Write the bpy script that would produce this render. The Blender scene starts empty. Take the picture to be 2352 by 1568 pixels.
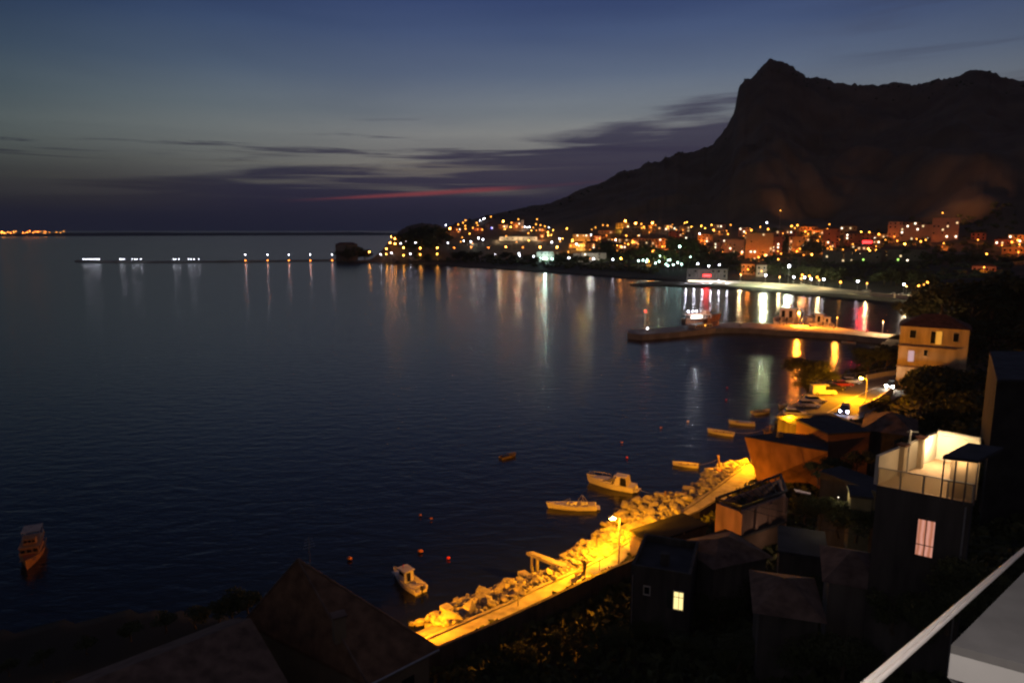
import bpy, bmesh, math, random
import numpy as np
from mathutils import Vector, Matrix
random.seed(7)
S = bpy.context.scene
R = math.radians
# ------------------------------------------------------------------ camera
PITCH, CAMH, F, K = R(9.25), 38.0, 682.67, 1024 / 2352
cd = bpy.data.cameras.new("camera"); cam = bpy.data.objects.new("camera", cd)
S.collection.objects.link(cam)
cam.location = (0, 0, CAMH); cam.rotation_euler = (R(90) - PITCH, 0, 0)
cd.sensor_width = 36; cd.lens = 24; cd.clip_start = 0.1; cd.clip_end = 60000
S.camera = cam
S.view_settings.view_transform = 'Standard'; S.view_settings.look = 'None'
S.view_settings.exposure = 0; S.view_settings.gamma = 1
S.cycles.use_denoising = True
S.cycles.filter_width = 2.3
S.cycles.sample_clamp_indirect = 4
S.cycles.max_bounces = 5; S.cycles.glossy_bounces = 3; S.cycles.diffuse_bounces = 2
S.cycles.transparent_max_bounces = 6
S.cycles.use_light_tree = True

def s(r, g, b):
    f = lambda c: (c / 255 / 12.92) if c / 255 <= .04045 else ((c / 255 + .055) / 1.055) ** 2.4
    return (f(r), f(g), f(b), 1)

# ------------------------------------------------------------------ dusk sky
W = bpy.data.worlds.new("World"); S.world = W; W.use_nodes = True
nt = W.node_tree; nt.nodes.clear()
def nd(t, **k):
    n = nt.nodes.new(t)
    for a, b in k.items(): setattr(n, a, b)
    return n
def M(op, *a):
    n = nd('ShaderNodeMath', operation=op)
    for i, v in enumerate(a):
        if hasattr(v, 'is_output'): nt.links.new(v, n.inputs[i])
        else: n.inputs[i].default_value = v
    return n.outputs[0]
def SM(v, a, b):
    n = nd('ShaderNodeMapRange', interpolation_type='SMOOTHSTEP'); nt.links.new(v, n.inputs[0])
    n.inputs[1].default_value = a; n.inputs[2].default_value = b
    return n.outputs[0]
def MIX(f, a, b, bt='MIX'):
    n = nd('ShaderNodeMix', data_type='RGBA', blend_type=bt)
    for i, v in ((0, f), (6, a), (7, b)):
        if hasattr(v, 'is_output'): nt.links.new(v, n.inputs[i])
        else: n.inputs[i].default_value = v
    return n.outputs[2]
tc = nd('ShaderNodeTexCoord'); sx = nd('ShaderNodeSeparateXYZ'); nt.links.new(tc.outputs['Generated'], sx.inputs[0])
X, Y, Z = sx.outputs
el = M('MULTIPLY', M('ARCSINE', Z), 57.2958)
az = M('MULTIPLY', M('ARCTAN2', X, Y), 57.2958)
def ramp(v, lo, hi, stops):
    m = nd('ShaderNodeMapRange'); nt.links.new(v, m.inputs[0]); m.inputs[1].default_value = lo; m.inputs[2].default_value = hi
    r = nd('ShaderNodeValToRGB'); nt.links.new(m.outputs[0], r.inputs[0]); e = r.color_ramp.elements
    for i, (p, c) in enumerate(stops):
        q = (p - lo) / (hi - lo)
        if i < 2: e[i].position = q; e[i].color = c
        else: e.new(q).color = c
    return r.outputs[0]
def noise(vec, scale, detail=4, dist=0, rough=.5):
    n = nd('ShaderNodeTexNoise'); n.inputs['Scale'].default_value = scale; n.inputs['Detail'].default_value = detail
    n.inputs['Distortion'].default_value = dist; n.inputs['Roughness'].default_value = rough; nt.links.new(vec, n.inputs['Vector'])
    return n.outputs[0]
def vec(x, y, z=0.0):
    n = nd('ShaderNodeCombineXYZ')
    for i, v in enumerate((x, y, z)):
        if hasattr(v, 'is_output'): nt.links.new(v, n.inputs[i])
        else: n.inputs[i].default_value = v
    return n.outputs[0]
base = ramp(el, -2, 40, [(-2, s(26, 28, 48)), (0, s(34, 36, 60)), (1.2, s(48, 45, 64)), (3, s(92, 84, 88)), (5, s(126, 122, 116)),
                         (7.5, s(132, 133, 132)), (9.2, s(116, 123, 130)), (12, s(92, 105, 127)), (15, s(69, 85, 119)), (18, s(46, 62, 104)),
                         (26, s(52, 61, 90)), (40, s(58, 62, 84))])
tilt = M('ADD', el, M('MULTIPLY', az, -.03))
n1 = noise(vec(M('MULTIPLY', az, .045), M('MULTIPLY', tilt, .62)), 1.0, 5, .6, .55)
n2 = noise(vec(M('MULTIPLY', az, .055), M('MULTIPLY', el, 1.7), 4.0), 1.0, 4, .8, .6)
edge = ramp(az, -40, 40, [(-40, (.16, .16, .16, 1)), (-28, (.34, .34, .34, 1)), (-14, (.48, .48, .48, 1)), (-6, (.54, .54, .54, 1)),
                          (3, (.66, .66, .66, 1)), (9, (.82, .82, .82, 1)), (15, (.90, .90, .90, 1)), (40, (.95, .95, .95, 1))])
e1 = M('ADD', M('MULTIPLY', edge, 10.0), M('MULTIPLY', M('SUBTRACT', n1, .5), 7.5))
e1 = M('ADD', e1, M('MULTIPLY', M('SUBTRACT', n2, .5), 2.2))
bank = M('SUBTRACT', 1.0, SM(M('SUBTRACT', el, e1), -.7, .9))
cl = ramp(el, 0, 10, [(0, s(30, 32, 56)), (2, s(40, 38, 62)), (5, s(51, 47, 68)), (10, s(62, 61, 80))])
col = MIX(M('MULTIPLY', bank, .93), base, cl)
# loose streaks above the bank
st = SM(M('SUBTRACT', n2, M('MULTIPLY', M('ABSOLUTE', M('SUBTRACT', el, 6.2)), .06)), .50, .62)
col = MIX(M('MULTIPLY', st, .72), col, s(54, 50, 70))
n4 = noise(vec(M('MULTIPLY', az, .05), M('MULTIPLY', el, 1.5), 17.0), 1.0, 4, .7, .55)
pw_ = M('MULTIPLY', SM(n4, .50, .68), M('MULTIPLY', SM(el, 2.2, 3.6), SM(el, 6.6, 5.0)))
pw_ = M('MULTIPLY', pw_, M('SUBTRACT', 1.0, SM(az, -2, 9)))
col = MIX(M('MULTIPLY', pw_, .75), col, s(112, 106, 100))
n3 = noise(vec(M('MULTIPLY', az, .03), M('MULTIPLY', el, .22), 9.0), 1.0, 5, .5)
col = MIX(1.0, col, ramp(n3, .25, .75, [(.25, (.78, .80, .86, 1)), (.75, (1.14, 1.12, 1.08, 1))]), 'MULTIPLY')
# thin high cloud veil on the right
veil = M('MULTIPLY', SM(az, 18, 34), M('MULTIPLY', SM(el, 8, 11), SM(n1, .42, .66)))
col = MIX(M('MULTIPLY', veil, .5), col, s(58, 57, 74))
# sunset streak
line = M('ADD', M('ADD', M('MULTIPLY', M('ADD', az, 16.0), .0635), 2.36), M('MULTIPLY', M('SUBTRACT', n2, .5), .35))
dd = M('ABSOLUTE', M('SUBTRACT', el, line))
wid = M('MULTIPLY', SM(M('ABSOLUTE', M('ADD', az, 6.5)), 16.0, 0.0), .20)
rs = M('MULTIPLY', SM(M('SUBTRACT', dd, M('MULTIPLY', wid, M('ADD', .35, n1))), .14, -.14), SM(az, -19.5, -11))
rs = M('MULTIPLY', rs, M('SUBTRACT', 1.0, M('MULTIPLY', SM(az, -3, 2), .80)))
col = MIX(M('MULTIPLY', rs, .95), col, s(140, 64, 70))
# warm tinge low on the left
wt = M('MULTIPLY', SM(az, -18, -34), M('MULTIPLY', SM(el, .8, 2.2), SM(el, 6.5, 3.5)))
col = MIX(M('MULTIPLY', wt, .45), col, s(84, 74, 66))
# the sky away from the afterglow is much darker
dk = ramp(az, -180, 180, [(-180, (.95, .68, .50, 1)), (-95, (.6, .5, .44, 1)), (-36, (.40, .50, .52, 1)), (-22, (.72, .79, .80, 1)),
                          (-8, (1, 1, 1, 1)), (22, (1, 1, 1, 1)), (38, (.85, .85, .85, 1)), (100, (.65, .55, .48, 1)), (180, (.95, .68, .50, 1))])
col = MIX(1.0, col, dk, 'MULTIPLY')
gr = nd('ShaderNodeTexSky', sky_type='NISHITA'); gr.sun_disc = False; gr.sun_elevation = R(-6); gr.sun_rotation = R(-8)
bg = nd('ShaderNodeBackground'); nt.links.new(col, bg.inputs[0]); bg.inputs[1].default_value = 1.04
bg2 = nd('ShaderNodeBackground'); nt.links.new(gr.outputs[0], bg2.inputs[0]); bg2.inputs[1].default_value = .05
ad = nd('ShaderNodeAddShader'); nt.links.new(bg.outputs[0], ad.inputs[0]); nt.links.new(bg2.outputs[0], ad.inputs[1])
wo = nd('ShaderNodeOutputWorld'); nt.links.new(ad.outputs[0], wo.inputs[0])

# ------------------------------------------------------------------ placing helpers
def ray(x, y):
    u = (x * K - 512) / F; v = (341 - y * K) / F
    return Vector((u, math.cos(PITCH) + v * math.sin(PITCH), -math.sin(PITCH) + v * math.cos(PITCH)))
def PZ(x, y, z):
    d = ray(x, y); t = (z - CAMH) / d.z
    return Vector((d.x * t, d.y * t, z))
def PD(x, y, t):
    return Vector((0, 0, CAMH)) + ray(x, y) * t
def above(b, x, y):
    d = ray(x, y); return CAMH + math.hypot(b[0], b[1]) * d.z / math.hypot(d.x, d.y)
def proj(p):
    q = Vector(p) - Vector((0, 0, CAMH)); f = q.y * math.cos(PITCH) - q.z * math.sin(PITCH); v = q.y * math.sin(PITCH) + q.z * math.cos(PITCH)
    return ((q.x / f * F + 512) / K, (341 - v / f * F) / K)

# ------------------------------------------------------------------ materials
MATS = {}
def mat(name, col, rough=.8, var=.25, scale=1.0, emit=0, metal=0, bump=0, col2=None, spec=.3, streak=1, rows=0):
    if name in MATS: return MATS[name]
    m = bpy.data.materials.new(name); m.use_nodes = True; n = m.node_tree; b = n.nodes['Principled BSDF']
    b.inputs['Roughness'].default_value = rough; b.inputs['Metallic'].default_value = metal
    b.inputs['Specular IOR Level'].default_value = spec
    c = tuple(col[:3])
    if emit:
        b.inputs['Base Color'].default_value = (.02, .02, .02, 1)
        b.inputs['Emission Color'].default_value = (*c, 1); b.inputs['Emission Strength'].default_value = emit
    else:
        t = n.nodes.new('ShaderNodeTexCoord'); no = n.nodes.new('ShaderNodeTexNoise')
        no.inputs['Scale'].default_value = scale; no.inputs['Detail'].default_value = 6; mp = n.nodes.new('ShaderNodeMapping'); mp.inputs['Scale'].default_value = (1, 1, streak); n.links.new(t.outputs['Object'], mp.inputs[0]); n.links.new(mp.outputs[0], no.inputs[0])
        r = n.nodes.new('ShaderNodeValToRGB'); n.links.new(no.outputs[0], r.inputs[0])
        r.color_ramp.elements[0].position = .3; r.color_ramp.elements[1].position = .7
        r.color_ramp.elements[0].color = (*[x * (1 - var) for x in c], 1)
        r.color_ramp.elements[1].color = (*(col2[:3] if col2 else [min(1, x * (1 + var)) for x in c]), 1)
        n.links.new(r.outputs[0], b.inputs['Base Color'])
        if rows:
            wv = n.nodes.new('ShaderNodeTexWave'); wv.bands_direction = 'Z'; wv.wave_profile = 'SAW'; wv.inputs['Scale'].default_value = rows; wv.inputs['Distortion'].default_value = .6; wv.inputs['Detail Scale'].default_value = 3; n.links.new(t.outputs['Object'], wv.inputs[0])
            bp = n.nodes.new('ShaderNodeBump'); bp.inputs['Strength'].default_value = .9; bp.inputs['Distance'].default_value = .05; n.links.new(wv.outputs[0], bp.inputs['Height']); n.links.new(bp.outputs[0], b.inputs['Normal'])
        elif bump:
            bp = n.nodes.new('ShaderNodeBump'); bp.inputs['Strength'].default_value = .6; bp.inputs['Distance'].default_value = bump
            n.links.new(no.outputs[0], bp.inputs['Height']); n.links.new(bp.outputs[0], b.inputs['Normal'])
    MATS[name] = m; return m
concrete = mat('concrete', (.34, .32, .29), .9, .22, .8, bump=.02)
rockm = mat('boulder_stone', (.30, .28, .25), .95, .35, 1.5, bump=.05)
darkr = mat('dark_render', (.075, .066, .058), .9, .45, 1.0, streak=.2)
asphalt = mat('asphalt', (.16, .15, .14), .85, .15, .6)
whitep = mat('white_gelcoat', (.62, .60, .56), .35, .06, 2, spec=.5)
darkm = mat('dark_paint', (.03, .03, .032), .5, .2, 2)
glassd = mat('dark_glass', (.012, .014, .018), .08, .1, 1, spec=.6)
wood = mat('weathered_wood', (.22, .14, .08), .8, .3, 3)
steel = mat('galvanised_steel', (.42, .42, .42), .4, .1, 3, metal=.6)
tyrem = mat('tyre_rubber', (.02, .02, .02), .9, .1, 3)
redp = mat('red_paint', (.5, .03, .02), .5, .1, 2)
orangep = mat('orange_plastic', (.8, .25, .03), .5, .1, 2)
foliage = mat('foliage', (.045, .06, .025), .9, .5, .8, col2=(.09, .10, .04))
foliage2 = mat('cypress_foliage', (.03, .045, .022), .9, .4, .8)
barkm = mat('bark', (.10, .075, .05), .95, .3, 3)
tile = mat('clay_roof_tile', (.13, .055, .035), .9, .4, 1.2, rows=1.6)
tiled = mat('old_roof_tile', (.15, .10, .075), .9, .4, 1.2, rows=1.6)
flatr = mat('bitumen_roof', (.05, .05, .055), .9, .3, .7)
plaster = mat('pale_plaster', (.42, .37, .32), .9, .18, 1.2, streak=.15)
plasterd = mat('grey_render', (.16, .14, .125), .9, .3, 1.2, streak=.15)
shut = mat('shutter_green', (.05, .06, .045), .7, .2, 2)
cream = mat('cream_wall', (.60, .54, .44), .85, .08, .5)
EM = dict(
    sod=mat('sodium_lamp_glass', (1, .34, .05), emit=70), sodn=mat('sodium_lamp_lens', (1, .52, .12), emit=120),
    ora=mat('orange_lamp_glass', (1, .22, .025), emit=24), yel=mat('yellow_lamp_glass', (1, .46, .06), emit=30),
    whi=mat('white_lamp_glass', (.85, .86, 1), emit=30), teal=mat('mercury_lamp_glass', (.62, 1, .90), emit=24),
    whs=mat('small_lamp_glass', (.85, .86, 1), emit=26),
    red=mat('red_neon', (1, .02, .02), emit=14), blu=mat('blue_lamp_glass', (.1, .1, 1), emit=6),
    dim=mat('dim_bulb_glass', (1, .36, .045), emit=9), grn=mat('green_bulb_glass', (.45, .9, .15), emit=3),
    win=mat('lit_window_glass', (1, .72, .36), emit=1.6), winw=mat('bright_window_glass', (1, .85, .62), emit=4.0),
    winr=mat('red_lit_window', (1, .12, .05), emit=1.2))

# ------------------------------------------------------------------ mesh helpers
class MB:
    def __init__(self): self.v = []; self.f = []
    def add(self, vs, fs):
        o = len(self.v); self.v += [tuple(p) for p in vs]; self.f += [tuple(i + o for i in q) for q in fs]; return self
    def box(self, c, d, rz=0, taper=1):
        x, y, z = d[0] / 2, d[1] / 2, d[2] / 2; ca, sa = math.cos(rz), math.sin(rz); vs = []
        for dz in (-1, 1):
            k = taper if dz > 0 else 1
            for a, b in ((-x, -y), (x, -y), (x, y), (-x, y)):
                a, b = a * k, b * k
                vs.append((c[0] + a * ca - b * sa, c[1] + a * sa + b * ca, c[2] + dz * z))
        return self.add(vs, [(3, 2, 1, 0), (4, 5, 6, 7), (0, 1, 5, 4), (1, 2, 6, 5), (2, 3, 7, 6), (3, 0, 4, 7)])
    def prism(self, pts, z0, z1):
        a = sum(pts[i][0] * pts[(i + 1) % len(pts)][1] - pts[(i + 1) % len(pts)][0] * pts[i][1] for i in range(len(pts)))
        if a < 0: pts = list(reversed(pts))
        n = len(pts)
        z0 = z0 if hasattr(z0, '__len__') else [z0] * n; z1 = z1 if hasattr(z1, '__len__') else [z1] * n
        vs = [(p[0], p[1], z0[i]) for i, p in enumerate(pts)] + [(p[0], p[1], z1[i]) for i, p in enumerate(pts)]
        return self.add(vs, [tuple(reversed(range(n))), tuple(range(n, 2 * n))] + [(i, (i + 1) % n, n + (i + 1) % n, n + i) for i in range(n)])
    def tube(self, a, b, r, n=8, r2=None):
        a, b = Vector(a), Vector(b); d = (b - a).normalized(); u = d.orthogonal().normalized(); w = d.cross(u)
        r2 = r if r2 is None else r2; vs = []
        for p, q in ((a, r), (b, r2)):
            for i in range(n):
                t = 2 * math.pi * i / n; vs.append(p + (u * math.cos(t) + w * math.sin(t)) * q)
        return self.add(vs, [tuple(reversed(range(n))), tuple(range(n, 2 * n))] + [(i, (i + 1) % n, n + (i + 1) % n, n + i) for i in range(n)])
    def path(self, pts, r, n=6):
        for i in range(len(pts) - 1): self.tube(pts[i], pts[i + 1], r, n)
        return self
    def ico(self, c, r, sub=1, sq=(1, 1, 1), jit=0, seed=0):
        bm = bmesh.new(); bmesh.ops.create_icosphere(bm, subdivisions=sub, radius=1); rr = random.Random(seed)
        vs = []
        for v in bm.verts:
            k = 1 + (rr.random() - .5) * jit; vs.append((c[0] + v.co.x * r * sq[0] * k, c[1] + v.co.y * r * sq[1] * k, c[2] + v.co.z * r * sq[2] * k))
        fs = [tuple(x.index for x in f.verts) for f in bm.faces]; bm.free(); return self.add(vs, fs)
    def mesh(self, name, m):
        me = bpy.data.meshes.new(name); me.from_pydata(self.v, [], self.f); me.materials.append(m); me.update(); return me
    def build(self, name, m, parent=None, loc=None, smooth=False):
        me = self.mesh(name, m)
        if smooth: me.polygons.foreach_set('use_smooth', [True] * len(me.polygons))
        o = bpy.data.objects.new(name, me); S.collection.objects.link(o)
        if parent: o.parent = parent
        if loc is not None: o.location = loc
        return o
def tag(o, label=None, cat=None, group=None, kind=None):
    if label: o['label'] = label
    if cat: o['category'] = cat
    if group: o['group'] = group
    if kind: o['kind'] = kind
    return o
def empty(name, loc=(0, 0, 0), rz=0, label=None, cat=None, group=None):
    o = bpy.data.objects.new(name, None); S.collection.objects.link(o); o.location = loc; o.rotation_euler = (0, 0, rz); o.empty_display_size = .3
    return tag(o, label, cat, group)
def copy_tree(o, parent=None):
    c = o.copy(); S.collection.objects.link(c)
    c.parent = parent
    for ch in o.children: copy_tree(ch, c)
    return c
def put(o, loc, rz=0, sc=1, label=None, group=None):
    o.location = loc; o.rotation_euler = (0, 0, rz)
    o.scale = sc if hasattr(sc, '__len__') else (sc, sc, sc)
    if label: o['label'] = label
    if group: o['group'] = group
    return o
def light(parent, loc, col, watt, rad=.2, kind='POINT', rot=None, size=None, blend=.6):
    l = bpy.data.lights.new('bulb', kind); l.color = col; l.energy = watt; l.shadow_soft_size = rad
    if kind == 'SPOT': l.spot_size = size; l.spot_blend = blend
    o = bpy.data.objects.new('bulb', l); S.collection.objects.link(o); o.parent = parent; o.location = loc
    if rot is not None: o.rotation_euler = rot
    return o

# ------------------------------------------------------------------ terrain
#        x     y     z0   flat slope  max
COAST = [(-130, 40, 2, 8, .35, 20), (-60, 52, 1.5, 8, .3, 12), (-48, 58, 1.5, 8, .25, 12), (-37, 62, 1.5, 10, .2, 10), (-29, 61, 1.5, 12, .2, 8), (-14, 56, 2.4, 16, .3, 20),
         *[(*PZ(x, y, 3)[:2], 2.6, 15, .68, 25) for x, y in ((1000, 1460), (1085, 1425), (1162, 1392), (1232, 1356), (1323, 1316), (1400, 1278), (1450, 1243))], (18.6, 77.7, 2.6, 14, .6, 25),
         (24.6, 84.7, 2.6, 14, .55, 26), (36.2, 99.4, 2.6, 14, .5, 26), (41, 106, 2.4, 14, .5, 26), (48, 121, 3.2, 14, .5, 26), (51, 126, 3.6, 16, .5, 26), (64, 143, 3.6, 20, .45, 26),
         (77, 158, 3.6, 24, .45, 28), (92, 176, 3.4, 16, .4, 28), (104, 196, 2.8, 12, .35, 28), (118, 216, 2, 10, .34, 30), (131, 234, 2, 10, .34, 30), (152, 254, 2, 10, .32, 30),
         (176, 290, 2, 10, .30, 30), (201, 338, 1, 14, .18, 24), (199, 350, .6, 40, .10, 20), (172, 400, .6, 60, .06, 40), (149, 437, .6, 60, .06, 40), (141, 459, .8, 60, .06, 40), (110, 464, .5, 60, .05, 40),
         (82, 469, .5, 60, .05, 40), (84, 475, .5, 60, .05, 40), (128, 484, .8, 60, .05, 40), (124, 515, .8, 50, .06, 40), (94, 539, .8, 40, .07, 40), (10, 644, .8, 40, .07, 40), (-62, 721, .8, 40, .07, 40),
         (-143, 812, .8, 40, .07, 40), (-204, 812, .8, 20, .08, 20), (-208, 850, .8, 20, .08, 14), (-150, 905, .8, 20, .10, 30), (-152, 960, 1, 20, .2, 40), (-190, 1100, 1, 20, .2, 60),
         (-150, 1500, 1, 20, .2, 60), (-150, 3200, 1, 20, .2, 60), (3200, 3200, 1, 20, .2, 60), (3200, -400, 1, 20, .2, 60), (-130, -400, 1, 20, .3, 60)]
CP = np.array(COAST, float)
def vnoise(x, y, sc, seed=0):
    x = np.asarray(x) / sc; y = np.asarray(y) / sc; xi = np.floor(x); yi = np.floor(y); fx = x - xi; fy = y - yi
    fx = fx * fx * (3 - 2 * fx); fy = fy * fy * (3 - 2 * fy)
    def h(a, b):
        t = np.sin(a * 127.1 + b * 311.7 + seed * 74.7) * 43758.5453; return t - np.floor(t)
    return (h(xi, yi) * (1 - fx) + h(xi + 1, yi) * fx) * (1 - fy) + (h(xi, yi + 1) * (1 - fx) + h(xi + 1, yi + 1) * fx) * fy - .5
def fbm(x, y, sc, o=4, seed=0):
    return sum(vnoise(x, y, sc / 2 ** i, seed + i) / 1.9 ** i for i in range(o))
RID = [(880, 553, 860), (905, 542, 870), (915, 530, 880), (940, 516, 900), (962, 511, 900), (1005, 514, 920), (1020, 523, 940), (1045, 513, 980), (1100, 500, 1050), (1180, 480, 1120), (1240, 470, 1160),
       (1290, 456, 1180), (1330, 441, 1200), (1380, 416, 1230), (1450, 386, 1260), (1540, 362, 1300), (1600, 343, 1320), (1640, 325, 1320), (1665, 300, 1320), (1686, 270, 1320), (1690, 242, 1320), (1697, 205, 1330),
       (1718, 182, 1330), (1744, 155, 1340), (1768, 139, 1350), (1790, 141, 1350), (1830, 161, 1350), (1862, 182, 1380), (1885, 186, 1400), (1905, 182, 1400), (1955, 197, 1400), (1975, 196, 1400), (2005, 190, 1400),
       (2045, 184, 1400), (2075, 188, 1400), (2105, 192, 1380), (2135, 188, 1350), (2180, 170, 1320), (2240, 157, 1300), (2285, 161, 1300), (2330, 176, 1300), (2400, 185, 1300), (2600, 230, 1300), (3000, 300, 1300)]
raz, rrr, rz_ = [], [], []
for x_, y_, r_ in RID:
    d = ray(x_, y_); raz.append(math.atan2(d.x, d.y)); rrr.append(r_); rz_.append(CAMH + r_ * d.z / math.hypot(d.x, d.y))
fa_ = np.linspace(raz[0], raz[-1], 2600); fz_ = np.interp(fa_, raz, rz_); fr_ = np.interp(fa_, raz, rrr)
fz_ = fz_ + (fbm(fa_ * 1350, fa_ * 0, 34, 4, 41) * 11 + np.abs(fbm(fa_ * 1350, fa_ * 0, 9, 2, 7)) * 4) * np.clip((fz_ - 50) / 110, .12, 1); raz, rz_, rrr = fa_, fz_, fr_
def terrain(x, y):
    x = np.atleast_1d(np.asarray(x, float)); y = np.atleast_1d(np.asarray(y, float))
    best = np.full(x.shape, 1e18); par = np.zeros(x.shape + (4,)); ins = np.zeros(x.shape, bool)
    n = len(CP)
    for i in range(n):
        a, b = CP[i], CP[(i + 1) % n]; dx, dy = b[0] - a[0], b[1] - a[1]
        t = np.clip(((x - a[0]) * dx + (y - a[1]) * dy) / (dx * dx + dy * dy), 0, 1)
        q = (x - a[0] - t * dx) ** 2 + (y - a[1] - t * dy) ** 2; m = q < best
        best = np.where(m, q, best); par[m] = a[2:] + (b[2:] - a[2:]) * t[m][..., None]
        c = ((a[1] > y) != (b[1] > y)) & (x < dx * (y - a[1]) / (dy if dy else 1e-9) + a[0]); ins ^= c
    d = np.sqrt(best); z0, fl, sl, mx = [par[..., i] for i in range(4)]
    up = np.maximum(0, d - fl); land = z0 + (mx - z0) * (1 - np.exp(-up * sl / np.maximum(mx - z0, 1)))
    land = land + fbm(x, y, 40, 3, 3) * np.clip(up / 60, 0, 1) * 3
    a = np.arctan2(x, y); r = np.hypot(x, y)
    zr = np.interp(a, raz, rz_); rr = np.interp(a, raz, rrr); rb = np.interp(a, [R(-12), R(-8), R(0), R(15), R(32), R(45)], [820, 800, 820, 800, 700, 650])
    t = (r - rb) / (rr - rb); tc_ = np.clip(t, 0, 1)
    rel = fbm(x, y, 190, 5, 11) * np.clip(tc_ * (1 - tc_) * 4, 0, 1) * np.clip((zr - 60) / 200, 0, 1) * 62
    gul = -np.abs(fbm(x, y * .3, 90, 4, 23)) * np.clip(tc_ * (1 - tc_) * 4, 0, 1) * np.clip((zr - 80) / 200, 0, 1) * 36
    mtn = land + (zr - land) * (tc_ ** 1.25) + rel + gul + (vnoise(x, y, 14, 5) * 5 * np.clip(t * 1.2, 0, 1) * np.clip((zr - 40) / 60, .25, 1))
    mtn = np.minimum(mtn, CAMH + (zr + 3 - CAMH) * r / rr)
    mtn = np.where(t > 1, zr - (t - 1) * 90 * np.clip(zr / 200, .2, 1), mtn)
    fd = np.clip((a - R(-12.0)) / R(2.4), 0, 1); mtn = land + (mtn - land) * fd * fd * (3 - 2 * fd)
    mk = (a > R(-13)) & (t > 0) & ins
    land = np.where(mk, np.maximum(mtn, 0.5), land)
    sea = np.maximum(-5, -.4 - d * .9)
    return np.where(ins, land, sea)
def tz(x, y): return float(terrain(x, y)[0])
def hit(x, y, off=0, start=330, end=1500):
    d = ray(x, y); hn = math.hypot(d.x, d.y); rs = np.concatenate([np.arange(start, min(end, 700), 1.5), np.arange(700, end, 3)]) if end > 700 else np.arange(start, end, .5)
    xs = d.x / hn * rs; ys = d.y / hn * rs; zs = CAMH + d.z / hn * rs; h = terrain(xs, ys)
    ok = np.where((zs <= h + off) & (h > .3))[0]
    if len(ok) == 0: i = np.argmin(np.where(h > .3, zs - h - off, 1e9))
    else: i = ok[0]
    return Vector((xs[i], ys[i], h[i]))
A = np.radians(np.concatenate([np.arange(-75, -13, .6), np.arange(-13, 37, .1), np.arange(37, 80, .6)]))
RR = np.concatenate([8 * 1.02 ** np.arange(0, 187), np.arange(325, 560, 5), np.arange(560, 1460, 8.0), np.arange(1460, 2200, 60)])
aa, rr_ = np.meshgrid(A, RR, indexing='ij'); gx = np.sin(aa) * rr_; gy = np.cos(aa) * rr_
gz = terrain(gx.ravel(), gy.ravel()).reshape(gx.shape)
na, nr = gx.shape
idx = np.arange(na * nr).reshape(na, nr)
quads = np.stack([idx[:-1, :-1], idx[1:, :-1], idx[1:, 1:], idx[:-1, 1:]], -1)[..., ::-1].reshape(-1, 4)
vv = np.stack([gx, gy, gz], -1).reshape(-1, 3)
cz = vv[quads][:, :, 2].max(1); rq = rr_.ravel()[quads].mean(1); aq = aa.ravel()[quads].mean(1)
zrq = np.interp(aq, raz, rz_)
rbq = np.interp(aq, [R(-12), R(-8), R(0), R(15), R(32), R(45)], [820, 800, 820, 800, 700, 650])
def gridmesh(name, m, sel):
    q = quads[sel]; us, inv = np.unique(q, return_inverse=True)
    me = bpy.data.meshes.new(name); me.from_pydata(vv[us].tolist(), [], inv.reshape(-1, 4).tolist()); me.materials.append(m)
    me.polygons.foreach_set('use_smooth', [True] * len(me.polygons)); me.update()
    o = bpy.data.objects.new(name, me); S.collection.objects.link(o); return o
grd = mat('hillside_earth', (.03, .029, .02), .95, .45, .05, bump=.3, col2=(.055, .05, .036))
mtm = mat('mountain_rock', (.085, .068, .052), .95, .25, .02, bump=1.5, col2=(.15, .12, .092))
ism = (rq > rbq + 10) & (aq > R(-13))
tag(gridmesh('ground', grd, (cz > -4) & ~ism), kind='structure')
tag(gridmesh('mountain', mtm, (cz > -4) & ism), kind='structure')

# sea
sm = bpy.data.materials.new('sea_water'); sm.use_nodes = True; n = sm.node_tree; b = n.nodes['Principled BSDF']
b.inputs['Base Color'].default_value = (.0035, .0055, .009, 1); b.inputs['Roughness'].default_value = .18; b.inputs['IOR'].default_value = 1.33
t = n.nodes.new('ShaderNodeTexCoord')
def wav(sc, det, dist, w, stretch):
    mp = n.nodes.new('ShaderNodeMapping'); mp.inputs['Scale'].default_value = stretch; mp.inputs['Rotation'].default_value = (0, 0, R(-14)); n.links.new(t.outputs['Object'], mp.inputs[0])
    no = n.nodes.new('ShaderNodeTexNoise'); no.inputs['Scale'].default_value = sc; no.inputs['Detail'].default_value = det; n.links.new(mp.outputs[0], no.inputs[0])
    no.inputs['Distortion'].default_value = .4
    bp = n.nodes.new('ShaderNodeBump'); bp.inputs['Strength'].default_value = w; bp.inputs['Distance'].default_value = dist; n.links.new(no.outputs[0], bp.inputs['Height'])
    return bp
b1 = wav(.5, 3, .13, 1, (.5, 1, 1)); b2 = wav(1.8, 3, .04, 1, (.6, 1, 1))
n.links.new(b1.outputs[0], b2.inputs['Normal']); n.links.new(b2.outputs[0], b.inputs['Normal'])
mb = MB(); mb.add([(-30000, -200, 0), (30000, -200, 0), (30000, 40000, 0), (-30000, 40000, 0)], [(0, 1, 2, 3)])
tag(mb.build('sea', sm), kind='structure')

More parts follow.
